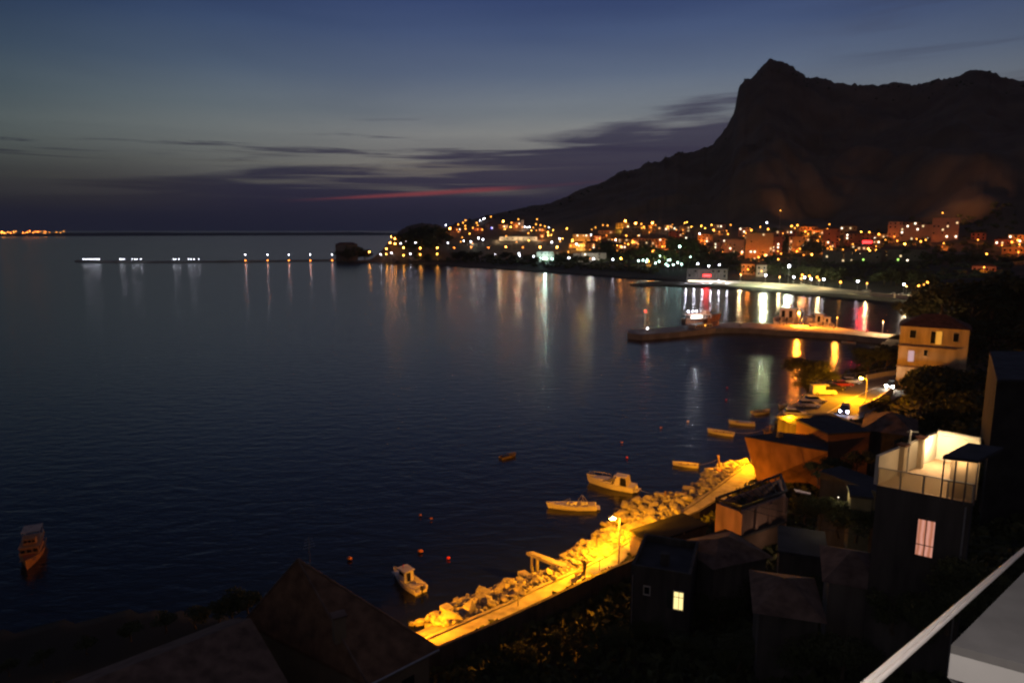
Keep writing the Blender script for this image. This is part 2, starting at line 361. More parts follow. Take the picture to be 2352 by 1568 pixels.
# distant coast across the channel
pts = []; dc = MB(); n0 = 60
prof = []
for i in range(n0 + 1):
    a = R(-42 + i * 37 / n0); r = 5200; fade = min(1, (n0 - i) / 14)
    h = (9 + 15 * (vnoise(i * 1.0, 0, 7, 4) + .5) + 4 * vnoise(i * 1.0, 3, 2, 9)) * fade + .5
    prof.append((a, h))
vs = []
for a, h in prof:
    for dr, k in ((0, -.2), (60, .25), (400, .75), (900, 1.0), (1500, -.2)):
        vs.append((math.sin(a) * (5200 + dr), math.cos(a) * (5200 + dr), h * k))
fs = [(i * 5 + j, (i + 1) * 5 + j, (i + 1) * 5 + j + 1, i * 5 + j + 1) for i in range(n0) for j in range(4)]
dc.add(vs, [tuple(reversed(q)) for q in fs])
tag(dc.build('distant_hills', mat('distant_scrub', (.05, .05, .055), .95, .3, .002)), kind='structure')

# ------------------------------------------------------------------ lamps
ICO = {}
def head_mesh(kind, r):
    k = (kind, round(r, 2))
    if k not in ICO: ICO[k] = MB().ico((0, 0, 0), r, 1).mesh('lamp_head', EM[kind])
    return ICO[k]
POLE = {}
def pole_mesh(h):
    h = round(h, 0)
    if h not in POLE: POLE[h] = MB().tube((0, 0, 0), (0, 0, h), .11, 6, .07).mesh('pole', steel)
    return POLE[h], h
def street_lamp(base, h, kind, r, label, group, name='street_lamp', cat='street lamp', watt=0, col=(1, .45, .08)):
    e = empty(name, base, 0, label, cat, group); pm, hh = pole_mesh(max(1, h))
    p = bpy.data.objects.new('pole', pm); S.collection.objects.link(p); p.parent = e; p.scale = (1, 1, h / hh)
    o = bpy.data.objects.new('lamp_head', head_mesh(kind, r)); S.collection.objects.link(o); o.parent = e; o.location = (0, 0, h + r * .8)
    if watt: light(e, (0, 0, h - .3), col, watt, .4)
    return e
def far_lamps(pts, kind, r, h, label, group, **kw):
    for p in pts:
        b = hit(p[0], p[1], h)
        street_lamp(b, h, kind, r, label, group, **kw)
def r2(px, py): return (764.4 + px * .225, 458.6 + py * .225)
def r3(px, py): return (1234.8 + px * .225, 482.2 + py * .225)
def r4(px, py): return (1705 + px * .275, 470.4 + py * .275)
far_lamps([r2(x, y) for x, y in [(200, 510), (372, 508), (547, 505), (722, 502), (893, 500), (1068, 498)]], 'sod', .6, 9, 'large orange street lamp glowing on the coast road of the headland', 'large orange lamps in a row on the headland road')
far_lamps([r2(x, y) for x, y in [(1768, 488), (2115, 488), (2288, 490)]] , 'sod', .55, 9, 'orange street lamp on the shore road below the long lit canopy', 'orange lamps below the long canopy')
far_lamps([r2(x, y) for x, y in [(1240, 492), (1412, 490), (1590, 490), (1940, 486)]], 'ora', .5, 9, 'small dim orange street lamp among dark trees on the shore road', 'small orange lamps on the shore road')
far_lamps([r2(x, y) for x, y in [(200, 575), (368, 568), (547, 585), (722, 570), (893, 565), (1065, 563)]], 'yel', .6, 5, 'low yellow lamp on the waterfront below the orange road lamps', 'yellow waterfront lamps of the headland')
far_lamps([r2(x, y) for x, y in [(598, 392), (635, 407), (585, 445), (635, 455)]], 'sod', .7, 7, 'orange lamp in the small cluster at the foot of the wooded knoll', 'orange lamps at the foot of the knoll')
far_lamps([r2(x, y) for x, y in [(695, 455), (845, 450), (917, 452), (1008, 448), (1175, 448), (1338, 445)]], 'whi', .5, 7, 'small white lamp in the row above the orange road lamps', 'white lamps above the headland road')
far_lamps([r2(x, y) for x, y in [(490, 560), (600, 560), (793, 560), (215, 560)]], 'whi', .5, 5, 'small white lamp between the yellow waterfront lamps', 'white lamps between the waterfront lamps')
far_lamps([r2(x, y) for x, y in [(745, 432), (1410, 432), (1487, 395), (1533, 408)]], 'whi', .75, 7, 'bright white lamp beside the wooded knoll', 'bright white lamps by the knoll')
far_lamps([r2(x, y) for x, y in [(1658, 560), (1775, 572), (1900, 550), (1908, 572), (2050, 580)]], 'whi', .55, 5, 'white lamp on the dark beach path left of the lit pavilion', 'white lamps along the beach path')
far_lamps([r2(x, y) for x, y in [(1195, 300), (1740, 225)]], 'sod', .95, 7, 'big orange-white lamp between the houses on the western slope', 'big lamps on the western slope')
far_lamps([r2(x, y) for x, y in [(1330, 240), (1355, 215), (1352, 270), (1355, 300), (1470, 240), (1430, 290), (1480, 270), (1615, 175), (1825, 240), (1905, 245), (1895, 205), (2075, 255), (2120, 262), (2165, 280), (2085, 205), (1280, 255)]], 'dim', .8, 4, 'small orange light by a house on the western slope', 'small house lights on the western slope', name='house_light', cat='light')
far_lamps([r2(x, y) for x, y in [(1153, 265), (1505, 215), (1550, 190), (1535, 200), (1770, 262), (1960, 278), (1985, 285), (2010, 285), (2205, 285), (2235, 438), (2315, 405)]], 'whi', .5, 4, 'small white light among the houses on the western slope', 'small white lights on the western slope')
far_lamps([r2(1620, 297)], 'blu', .9, 3, 'blue light among the houses on the western slope', None)
far_lamps([r2(2195, 340), r2(2200, 365)], 'yel', .7, 6, 'yellow lamp right of the long lit canopy', 'yellow lamps right of the canopy')
far_lamps([r2(x, y) for x, y in [(2095, 545), (2125, 545), (2155, 545), (2185, 548), (2215, 548), (2120, 602), (2150, 603), (2180, 604), (2238, 605)]], 'teal', .62, 4, 'cold white lamp in the lit row of the beach pavilion', 'cold white lamps of the beach pavilion')
far_lamps([r3(x, y) for x, y in [(895, 120), (1000, 145), (1172, 138)]], 'sod', .85, 7, 'bright orange lamp high above the town centre', 'bright orange lamps above the town centre')
far_lamps([r3(x, y) for x, y in [(1085, 182), (1328, 175), (970, 325), (1025, 272), (905, 270), (605, 315), (795, 308), (850, 385), (1105, 308), (925, 358)]], 'dim', .9, 5, 'small orange light on a house front in the town centre', 'small orange lights in the town centre', name='house_light', cat='light')
far_lamps([r3(x, y) for x, y in [(1525, 130), (1550, 165), (1540, 185), (1500, 132), (1570, 172), (1800, 215), (1795, 205), (1710, 188)]], 'yel', .42, 5, 'pale lamp on the upper edge of the town', 'pale lamps on the upper edge of the town')
far_lamps([r3(x, y) for x, y in [(405, 315), (430, 315), (455, 318), (480, 318), (505, 320), (355, 325), (375, 320)]], 'yel', .85, 4, 'dazzling yellow lamp in the row before the brightest facade of the town', 'yellow lamps before the brightest facade')
far_lamps([r3(x, y) for x, y in [(1655, 248), (225, 298), (145, 333), (395, 350), (405, 285), (545, 262), (768, 508), (570, 500), (320, 490), (798, 312)]], 'whi', .6, 6, 'small white street lamp scattered through the town centre', 'white lamps of the town centre')
far_lamps([r3(x, y) for x, y in [(850, 498), (810, 360), (25, 382), (200, 380)]], 'sod', .6, 6, 'orange street lamp above the dark town beach', 'orange lamps above the town beach')
far_lamps([r3(x, y) for x, y in [(1030, 520), (1075, 515), (1110, 530), (1205, 545), (1240, 528), (1310, 560), (1350, 512), (1430, 540), (1385, 562), (1330, 572), (1470, 560), (1230, 425)]], 'teal', .55, 5, 'cold white floodlight under the park trees by the beach', 'cold white lights in the waterfront park')
far_lamps([r3(x, y) for x, y in [(1450, 378)]], 'teal', .9, 16, 'tall floodlight mast with a cold white lamp above the park', None, name='floodlight_mast', cat='floodlight')
far_lamps([r3(x, y) for x, y in [(1635, 555), (1855, 563), (1748, 575), (1620, 610), (1590, 612)]], 'whi', .6, 5, 'white lamp above the moored waterfront restaurant', 'white lamps above the waterfront restaurant')
far_lamps([r3(x, y) for x, y in [(1550, 692), (1590, 682), (1680, 695), (1820, 697), (1880, 697)]], 'whi', .8, 2.5, 'bright white lamp on the quay edge whose reflection streaks the water', 'white quay lamps with reflections')
far_lamps([r3(x, y) for x, y in [(2305, 325), (2340, 130)]], 'whi', .55, 6, 'white lamp between the orange blocks of the town', 'white lamps between orange blocks')
far_lamps([r4(x, y) for x, y in [(185, 405), (190, 425), (440, 340), (430, 320), (480, 370), (410, 185), (460, 175), (75, 215), (215, 215), (630, 310), (1060, 235), (870, 280), (1140, 250)]], 'dim', .95, 5, 'small warm light on the apartment blocks behind the park', 'small warm lights behind the park', name='house_light', cat='light')
far_lamps([r4(x, y) for x, y in [(280, 380), (780, 222), (860, 430), (1010, 462), (1300, 462)]], 'grn', .8, 4, 'faint greenish light in the dark gardens behind the promenade', 'greenish lights in the gardens')
far_lamps([r4(x, y) for x, y in [(2255, 270), (2165, 285), (2300, 300), (2040, 415), (2250, 320), (1490, 310)]], 'dim', .8, 5, 'small warm light at the far right of the town', 'warm lights at the far right of town', name='house_light', cat='light')
far_lamps([r4(x, y) for x, y in [(195, 590), (430, 605), (520, 610), (575, 622), (680, 625), (965, 642), (1350, 670)]], 'whi', .55, 5, 'white promenade lamp behind the pale sea wall of the beach', 'white lamps along the beach promenade')
far_lamps([r4(x, y) for x, y in [(175, 522), (10, 500), (300, 458), (560, 600), (625, 610), (500, 590), (820, 650), (1500, 690), (1545, 655), (1470, 680), (1520, 675)]], 'dim', .7, 4, 'warm lamp under the trees of the beach promenade', 'warm lights under the promenade trees', name='house_light', cat='light')
b_ = PZ(1810, 650, 2.0)
tl = street_lamp(b_, above(b_, 1810, 612) - 2, 'whi', .75, 'tallest white lamp of the beach promenade on its own high mast', None, watt=42000, col=(.92, 1, .62))
light(tl, (-22, -16, 9), (.92, 1, .6), 26000, .5)

# far breakwater
def strip(name, pts, wid, z0, z1, m, jag=0):
    """a low bank of rubble following a line"""
    out = []; P = [Vector(p[:2]) for p in pts]; q = []
    for i in range(len(P) - 1):
        k = max(1, int((P[i + 1] - P[i]).length / 6))
        for j in range(k): q.append(P[i].lerp(P[i + 1], j / k))
    q.append(P[-1]); vs = []; rr = random.Random(3)
    for i, p in enumerate(q):
        d = (q[min(i + 1, len(q) - 1)] - q[max(i - 1, 0)]).normalized(); nn = Vector((-d.y, d.x)); w = wid
        for o_, z in ((-1, z0), (-.55, z1), (.55, z1), (1, z0)):
            zz = z + (rr.random() - .5) * jag if z == z1 else z
            vs.append((p.x + nn.x * w * o_ * (1 + jag * .1 * rr.random()), p.y + nn.y * w * o_, zz))
    fs = [(i * 4 + j, i * 4 + j + 1, (i + 1) * 4 + j + 1, (i + 1) * 4 + j) for i in range(len(q) - 1) for j in range(3)]
    fs += [(0, 3, 2, 1), tuple(len(vs) - 4 + k for k in range(4))]
    return MB().add(vs, fs).build(name, m)
bw = [PZ(x, y, .8) for x, y in [(178, 599), (260, 601), (400, 601), (500, 600), (620, 599), (700, 598), (775, 597)]]
tag(strip('breakwater', bw, 5, -1, 1.9, rockm, 1.2), 'long low rubble breakwater running out across the dark bay', 'breakwater')
for x in (192, 198, 203, 208, 213, 218, 223, 228, 276, 280, 285, 304, 310, 315, 324, 399, 404, 411, 434, 439, 446, 457):
    street_lamp(PZ(x, 600, 1.9), 2.6, 'whs', .33, 'small bright white lamp on the outer end of the rubble breakwater', 'white lamps on the outer breakwater')
for x in (564, 615, 664, 713, 763):
    street_lamp(PZ(x, 598.5, 1.9), 7, 'whs', .5, 'white lamp with an orange reflection on the inner breakwater', 'tall lamps on the inner breakwater')
    l = street_lamp(PZ(x, 600.5, 1.7), 1.2, 'ora', .5, 'low orange glow standing in for a lamp reflection at the inner breakwater', 'low orange reflection glows on the inner breakwater')  # glowing globe drawn for the orange reflection below each white lamp
rr = random.Random(5)
for i in range(34):
    x = 2 + 150 * rr.random() ** 1.5; y = 531 + rr.random() * 5; a = ray(x, 530); k = 5180 / math.hypot(a.x, a.y); z = max(5, CAMH + ray(x, y).z * k)
    street_lamp((a.x * k, a.y * k, z - 4), 4, rr.choice(['ora', 'dim', 'dim', 'dim']), rr.choice([1.8, 2.4, 3]), 'tiny orange light of the town on the distant coast', 'lights on the distant coast', name='harbour_light', cat='lamp')

# ------------------------------------------------------------------ trees
def crown_mesh(name, m, n, lobes, leaf, seed, R0=1.0):
    """a crown of many small leaf clumps (unit size, sits on z=0..1)"""
    rr = random.Random(seed); mb = MB()
    for i in range(n):
        l = rr.choice(lobes); v = Vector((rr.gauss(0, 1), rr.gauss(0, 1), rr.gauss(0, 1))).normalized() * (rr.random() ** .38)
        c = Vector((l[0] + v.x * l[3], l[1] + v.y * l[3], l[2] + v.z * l[4]))
        nn = (v + Vector((rr.gauss(0, .6), rr.gauss(0, .6), rr.gauss(.3, .6)))).normalized(); u = nn.orthogonal().normalized(); w = nn.cross(u); a = rr.random() * 6.28
        u, w = u * math.cos(a) + w * math.sin(a), w * math.cos(a) - u * math.sin(a); k = leaf * (.6 + rr.random() * .8)
        mb.add([c - u * k, c - w * k * .5, c + u * k, c + w * k * .55 + nn * k * .3], [(0, 1, 2, 3)])
    return mb.mesh(name, m)
def rl(seed, n, spread, r, zc=.58, zs=.18):
    rr = random.Random(seed); return [(rr.uniform(-spread, spread), rr.uniform(-spread, spread), zc + rr.uniform(-zs, zs), r * rr.uniform(.7, 1.2), r * rr.uniform(.55, .95)) for _ in range(n)]
def trunk_mesh(seed, limbs=5, lean=.04, top=.6):
    rr = random.Random(seed); mb = MB(); p = Vector((0, 0, -.05)); r = .035
    for i in range(4):
        q = p + Vector((rr.uniform(-lean, lean), rr.uniform(-lean, lean), (top + .05) / 4)); mb.tube(p, q, r, 7, r * .8); p, r = q, r * .8
        if i >= 1:
            for _ in range(limbs // 2):
                a = rr.random() * 6.28; e = p + Vector((math.cos(a) * .22, math.sin(a) * .22, .17)); mb.tube(p, e, r * .6, 5, r * .2)
    return mb.mesh('trunk', barkm)
CROWN = {}
def crowns(kind):
    if kind not in CROWN:
        if kind == 'near': CROWN[kind] = [crown_mesh('crown', foliage, 3600, rl(i, 9, .26, .22), .022, i) for i in (1, 2, 3)]
        if kind == 'mid': CROWN[kind] = [crown_mesh('crown', foliage, 1100, rl(i, 7, .25, .24), .042, i) for i in (4, 5, 6)]
        if kind == 'far': CROWN[kind] = [crown_mesh('crown', foliage, 420, rl(i, 6, .30, .27, .5, .2), .075, i) for i in (7, 8, 9)]
        if kind == 'cyp': CROWN[kind] = [crown_mesh('crown', foliage2, 520, [(0, 0, z, .13 * (1.05 - abs(z - .4)), .12) for z in (.15, .3, .45, .6, .75, .88)], .04, i) for i in (10, 11)]
        if kind == 'pine': CROWN[kind] = [crown_mesh('crown', foliage2, 700, [(x, y, .78 + .05 * x, .22, .10) for x, y in ((0, 0), (.25, .1), (-.25, .05), (.05, -.25), (-.1, .24))], .05, i) for i in (12, 13)]
        if kind == 'bush': CROWN[kind] = [crown_mesh('crown', foliage, 800, rl(i, 6, .3, .3, .35, .15), .05, i) for i in (14, 15)]
    return CROWN[kind]
TR = [trunk_mesh(i) for i in (1, 2, 3)]; TRC = trunk_mesh(9, 0, .005, .5)
rt = random.Random(11)
def tree(loc, h, kind, label, group=None, wide=1.0, name=None, cat=None):
    nm = name or {'cyp': 'cypress_tree', 'pine': 'pine_tree', 'bush': 'garden_shrub'}.get(kind, 'tree')
    e = empty(nm, loc, rt.random() * 6.28, label, cat or {'bush': 'shrub'}.get(kind, 'tree'), group)
    e.scale = (h * wide, h * wide, h)
    t = bpy.data.objects.new('trunk', TRC if kind in ('cyp',) else rt.choice(TR)); S.collection.objects.link(t); t.parent = e
    c = bpy.data.objects.new('crown', rt.choice(crowns(kind))); S.collection.objects.link(c); c.parent = e
    if kind == 'bush': t.scale = (.5, .5, .5)
    return e
def tree_px(x, yb, yt, kind, label, group=None, wide=1.0, start=330, end=1500, ground=None, **kw):
    b = ground if ground is not None else hit(x, yb, 0, start, end)
    return tree(b, max(1.2, above(b, x, yt) - b.z), kind, label, group, wide, **kw)

# ------------------------------------------------------------------ the town across the bay
WM = {}
def win_mesh(m, w, h):
    k = (m.name, w, h)
    if k not in WM: WM[k] = MB().box((0, -.04, 0), (w, .12, h)).mesh('window', m)
    return WM[k]
wallm = dict(dark=darkr, cream=cream, plaster=plaster, grey=plasterd, ochre=mat('ochre_render', (.50, .30, .13), .9, .12, .4), pink=mat('salmon_render', (.46, .25, .19), .9, .12, .4), red=mat('brick_red_render', (.30, .10, .07), .9, .2, .4))
rb = random.Random(21)
def far_building(x0, x1, yt, yb, wall, roof, label, lit=2, glow=0, group=None, depth=None, name='house', cat='building', glowcol=(1, .23, .022), start=330, rot=0, litm=None, roofm=None):
    xc = (x0 + x1) / 2; b = hit(xc, yb, 0, start); r = math.hypot(b.x, b.y)
    d = ray(xc, yb); zc = b.y * math.cos(PITCH) - (b.z - CAMH) * math.sin(PITCH); w = (x1 - x0) * K / F * zc; h = max(2.8, above(b, xc, yt) - b.z)
    a = -math.atan2(b.x, b.y) + rot; e = empty(name, (b.x, b.y, b.z - 1), a, label, cat, group); D = depth or min(14, max(7, w * .6))
    if roof == 'hip' : rh = min(2.6, h * .3); hw = h - rh
    else: rh = 0; hw = h
    MB().box((0, D / 2, (hw + 1) / 2), (w, D, hw + 1)).build('wall', wallm[wall], e)
    if roof == 'hip':
        o = .5; mb = MB(); x, y = w / 2 + o, D + o; z = hw + 1; q = min(w, D) * .45
        if w >= D: rp = [(-x + q, D / 2, z + rh), (x - q, D / 2, z + rh)]; fs = [(0, 1, 5, 4), (1, 2, 5), (2, 3, 4, 5), (3, 0, 4), (3, 2, 1, 0)]
        else: rp = [(0, q, z + rh), (0, D - q, z + rh)]; fs = [(0, 1, 4), (1, 2, 5, 4), (2, 3, 5), (3, 0, 4, 5), (3, 2, 1, 0)]
        mb.add([(-x, -o, z), (x, -o, z), (x, y, z), (-x, y, z)] + rp, fs); mb.build('roof', roofm or tile, e)
    else:
        mb = MB(); mb.box((0, D / 2, hw + 1.1), (w + .4, D + .4, .25)); mb.build('roof', roofm or flatr, e)
    nf = max(1, int(hw / 3)); nc = max(1, min(7, int(w / 3.4))); cells = [(i, j) for i in range(nc) for j in range(nf)]; rb.shuffle(cells)
    for q, (i, j) in enumerate(cells[:10]):
        m = (litm or rb.choice([EM['win'], EM['win'], EM['winw']])) if q < lit else glassd
        o = bpy.data.objects.new('window', win_mesh(m, 1.3, 1.5)); S.collection.objects.link(o); o.parent = e
        o.location = (-w / 2 + (i + .5) * w / nc, -.02, 1 + hw * (j + .5) / nf)
    if glow:  # lamp added in front of the facade to make it glow
        gd = max(8, min(w * .75, 16)); glow *= 1.25 * (gd / 7.5) ** 2; f = Vector((b.x, b.y)) * (1 - gd / r); g = Vector((f.x, f.y, tz(f.x, f.y)))
        street_lamp(g, 4.5, 'dim', .5, 'added warm lamp in front of the ' + ' '.join(label.split()[:8]), None, watt=glow, col=glowcol)
    return e
fb = far_building
fb(*r2(1225, 0)[:1], r2(1310, 0)[0], r2(0, 258)[1], r2(0, 325)[1], 'red', 'hip', 'leftmost red-walled house on the western slope beside a big lamp', 1, 900, glowcol=(1, .2, .04))
fb(r2(1440, 0)[0], r2(1520, 0)[0], r2(0, 262)[1], r2(0, 322)[1], 'red', 'hip', 'small red house on the western slope left of the blue light', 2, 700, litm=EM['winr'], glowcol=(1, .2, .04))
fb(r2(1560, 0)[0], r2(1640, 0)[0], r2(0, 225)[1], r2(0, 300)[1], 'grey', 'hip', 'dark house with a blue light on the western slope', 1)
fb(r2(1690, 0)[0], r2(1790, 0)[0], r2(0, 232)[1], r2(0, 292)[1], 'ochre', 'hip', 'house behind the big lamp near the top of the western slope', 2, 500)
fb(r2(1840, 0)[0], r2(1915, 0)[0], r2(0, 228)[1], r2(0, 290)[1], 'ochre', 'flat', 'bright orange house front beside the pale tower on the western slope', 2, 2600)
fb(r2(1922, 0)[0], r2(1950, 0)[0], r2(0, 205)[1], r2(0, 290)[1], 'plaster', 'flat', 'slim pale tower on the western slope', 0, 1000, name='stair_tower', cat='tower', glowcol=(1, .75, .45))
fb(r2(2100, 0)[0], r2(2180, 0)[0], r2(0, 285)[1], r2(0, 325)[1], 'ochre', 'flat', 'orange lit house right of the white light cluster', 1, 2000)
fb(r2(2115, 0)[0], r2(2160, 0)[0], r2(0, 350)[1], r2(0, 392)[1], 'ochre', 'flat', 'small orange lit house at the right end of the long canopy', 1, 1600)
cp = fb(r2(1700, 0)[0], r2(2085, 0)[0], r2(0, 374)[1], r2(0, 418)[1], 'cream', 'flat', 'long low pale canopy building lit along its whole front', 0, 0, name='market_hall', cat='hall', depth=9)
for i in (-1, 0, 1):
    light(cp, (i * 26, -9, 5), (1, .72, .42), 5200, .5)
fb(r2(1375, 0)[0], r2(1475, 0)[0], r2(0, 440)[1], r2(0, 468)[1], 'plaster', 'flat', 'small pale kiosk by the bright white lamps', 0, 700, glowcol=(.8, .95, .7))
pv = fb(r2(2080, 0)[0], r2(2255, 0)[0], r2(0, 528)[1], r2(0, 628)[1], 'plaster', 'flat', 'two-storey beach pavilion with rows of cold white lamps', 0, 0, name='beach_pavilion', cat='pavilion', depth=10)
light(pv, (0, -8, 4), (.62, 1, .9), 12000, .8)
fb(r2(30, 0)[0], r2(250, 0)[0], r2(0, 432)[1], r2(0, 470)[1], 'grey', 'hip', 'dark low house under trees at the tip of the headland', 0)
fb(1317, 1392, 580, 601, 'plaster', 'flat', 'grey-white hotel front left of the park trees', 3, 1400, glowcol=(.9, .9, .75), litm=EM['winw'])
fb(r3(360, 0)[0], r3(540, 0)[0], r3(0, 245)[1], r3(0, 372)[1], 'ochre', 'flat', 'brightest yellow facade of the town behind a row of lamps', 3, 4200, glowcol=(1, .5, .08))
fb(r3(560, 0)[0], r3(705, 0)[0], r3(0, 252)[1], r3(0, 300)[1], 'ochre', 'hip', 'long orange house right of the brightest facade', 1, 1500)
fb(r3(710, 0)[0], r3(810, 0)[0], r3(0, 278)[1], r3(0, 322)[1], 'ochre', 'hip', 'low orange house above the dark tree clump', 2, 1500)
fb(r3(800, 0)[0], r3(935, 0)[0], r3(0, 108)[1], r3(0, 188)[1], 'ochre', 'hip', 'yellow lit house standing highest above the town centre', 1, 2600, glowcol=(1, .6, .05))
fb(r3(1125, 0)[0], r3(1185, 0)[0], r3(0, 150)[1], r3(0, 195)[1], 'ochre', 'flat', 'small orange house under the right one of three bright lamps', 0, 1500)
fb(r3(1195, 0)[0], r3(1290, 0)[0], r3(0, 152)[1], r3(0, 205)[1], 'grey', 'hip', 'dim pinkish house on the upper edge of town', 1, 250, glowcol=(1, .6, .4))
fb(r3(1292, 0)[0], r3(1375, 0)[0], r3(0, 150)[1], r3(0, 205)[1], 'plaster', 'flat', 'dim grey house with one pale window on the upper edge of town', 2, 400, glowcol=(1, .6, .4))
fb(r3(1380, 0)[0], r3(1450, 0)[0], r3(0, 165)[1], r3(0, 215)[1], 'grey', 'flat', 'dim flat-roofed house left of a cluster of pale lamps', 1, 300, glowcol=(1, .6, .4))
fb(r3(820, 0)[0], r3(960, 0)[0], r3(0, 268)[1], r3(0, 350)[1], 'ochre', 'hip', 'orange block in the middle of town behind dark tree crowns', 3, 1700)
fb(r3(965, 0)[0], r3(1090, 0)[0], r3(0, 262)[1], r3(0, 350)[1], 'pink', 'hip', 'reddish block beside the pointed dark trees of the town', 3, 900)
fb(r3(1095, 0)[0], r3(1225, 0)[0], r3(0, 290)[1], r3(0, 385)[1], 'ochre', 'flat', 'brown-orange block left of the round lit facade', 3, 900)
fb(r3(1235, 0)[0], r3(1360, 0)[0], r3(0, 285)[1], r3(0, 385)[1], 'ochre', 'flat', 'broad orange facade left of the green-lit trees', 1, 3000)
fb(r3(1500, 0)[0], r3(1600, 0)[0], r3(0, 215)[1], r3(0, 300)[1], 'grey', 'hip', 'dark house behind the green-lit trees', 1)
fb(r3(1615, 0)[0], r3(1730, 0)[0], r3(0, 280)[1], r3(0, 330)[1], 'ochre', 'hip', 'low orange house right of the green-lit trees', 0, 2400)
fb(r3(1800, 0)[0], r3(1870, 0)[0], r3(0, 330)[1], r3(0, 400)[1], 'plaster', 'flat', 'small house with two bright windows above the park', 3, 500, litm=EM['winw'])
fb(r3(1700, 0)[0], r3(1800, 0)[0], r3(0, 340)[1], r3(0, 470)[1], 'grey', 'hip', 'dim villa with a bright window behind the park', 2, 200, litm=EM['winw'])
fb(r3(1905, 0)[0], r3(2100, 0)[0], r3(0, 300)[1], r3(0, 480)[1], 'pink', 'flat', 'dim brown apartment block left of the tall orange one', 3, 1000)
fb(r3(2120, 0)[0], r4(240, 0)[0], r4(0, 232)[1], r4(0, 462)[1], 'ochre', 'flat', 'tall orange apartment block behind the promenade trees', 6, 3200, depth=14)
fb(r4(245, 0)[0], r4(345, 0)[0], r4(0, 262)[1], r4(0, 420)[1], 'red', 'flat', 'dark red block between the tall orange block and the cypress', 3, 700)
fb(r4(390, 0)[0], r4(520, 0)[0], r4(0, 262)[1], r4(0, 400)[1], 'ochre', 'flat', 'bright orange block right of the tall cypress', 3, 3200)
fb(r4(480, 0)[0], r4(620, 0)[0], r4(0, 158)[1], r4(0, 245)[1], 'ochre', 'hip', 'bright orange house with arches topping the orange blocks', 0, 3600)
fb(r4(600, 0)[0], r4(662, 0)[0], r4(0, 288)[1], r4(0, 332)[1], 'ochre', 'flat', 'little orange house right of the cypress trees', 0, 1800)
fb(r4(670, 0)[0], r4(800, 0)[0], r4(0, 200)[1], r4(0, 360)[1], 'red', 'flat', 'dark reddish block beyond the cypress trees', 1, 500)
fb(r4(860, 0)[0], r4(985, 0)[0], r4(0, 215)[1], r4(0, 345)[1], 'red', 'hip', 'dark red house left of the red neon sign', 2, 500)
sg = fb(r4(990, 0)[0], r4(1090, 0)[0], r4(0, 232)[1], r4(0, 350)[1], 'red', 'flat', 'dark house carrying the glowing red sign', 1, 0)
b_ = sg.location; e = empty('neon_sign', (b_.x * .998, b_.y * .998, 0), sg.rotation_euler.z, 'glowing red neon sign on a dark house front', 'sign')
e.location.z = above(b_, *r4(1038, 306)); MB().box((0, -.6, 0), (9, .3, 3)).build('sign_board', darkm, e)
sl = MB()
for i in range(6): sl.box((-3.6 + i * 1.45, -.8, .0), (.9, .16, 1.9)); 
sl.box((0, -.8, -1.2), (7.6, .16, .35)); sl.build('neon_tube', EM['red'], e); light(e, (0, -1.2, 0), (1, .02, .03), 60000, 1.2, 'SPOT', Vector((0, -1, -.10)).to_track_quat('-Z', 'Y').to_euler(), R(50), .3)
fb(r4(690, 0)[0], r4(1130, 0)[0], r4(0, 385)[1], r4(0, 480)[1], 'grey', 'flat', 'long dark hall with a pale left end behind the promenade trees', 3, 0, depth=14)
fb(r4(1135, 0)[0], r4(1500, 0)[0], r4(0, 345)[1], r4(0, 480)[1], 'grey', 'hip', 'large dark hall with a broad roof right of the long hall', 2, 0, depth=14)
fb(r4(1215, 0)[0], r4(1320, 0)[0], r4(0, 138)[1], r4(0, 290)[1], 'pink', 'flat', 'left one of the two tower blocks at the mountain foot, windowless gable', 0, 700, depth=12)
fb(r4(1325, 0)[0], r4(1585, 0)[0], r4(0, 162)[1], r4(0, 300)[1], 'pink', 'flat', 'long apartment block with many lit windows between the two tower blocks', 9, 150, depth=12)
fb(r4(1588, 0)[0], r4(1780, 0)[0], r4(0, 105)[1], r4(0, 305)[1], 'pink', 'flat', 'right and tallest tower block at the mountain foot', 5, 700, depth=12)
fb(r4(1915, 0)[0], r4(2020, 0)[0], r4(0, 232)[1], r4(0, 300)[1], 'red', 'flat', 'faint reddish block right of the tower blocks', 0, 500)
fb(r4(2110, 0)[0], r4(2225, 0)[0], r4(0, 262)[1], r4(0, 350)[1], 'red', 'hip', 'dim house beside the orange building at the right edge', 2, 400)
fb(r4(2230, 0)[0], r4(2400, 0)[0], r4(0, 245)[1], r4(0, 330)[1], 'ochre', 'flat', 'orange lit building cut by the right edge of the picture', 3, 2200)
fb(r4(2190, 0)[0], r4(2420, 0)[0], r4(0, 350)[1], r4(0, 410)[1], 'ochre', 'flat', 'low orange terrace below the building at the right edge', 0, 1500)
fb(r4(1930, 0)[0], r4(2100, 0)[0], r4(0, 490)[1], r4(0, 560)[1], 'pink', 'hip', 'dim orange gable behind the black trees at the right', 0, 900)
fb(1703, 1732, 598, 630, 'ochre', 'hip', 'orange lit pavilion roof under the promenade trees', 0, 3000, name='tent_pavilion', cat='pavilion')
fb(1737, 1760, 600, 634, 'plaster', 'hip', 'warm white kiosk beside the orange pavilion', 0, 1500, glowcol=(1, .8, .5), name='kiosk', cat='kiosk')
rs_ = fb(1578, 1668, 617, 648, 'dark', 'flat', 'dark waterfront restaurant with a lit white window band and a red sign', 0, 0, name='restaurant', cat='restaurant', depth=10)
MB().box((0, -.3, 1.9), (26, .2, .7)).build('window_band', EM['winw'], rs_); MB().box((0, -.5, 6.0), (5, .2, 1.2)).build('red_sign', EM['red'], rs_); light(rs_, (0, -3, 5), (1, .03, .05), 500, .6)
for i in range(6): light(rs_, (-14 + i * 5.6, -11, 1.6), (.85, .85, 1), 1500, .5)

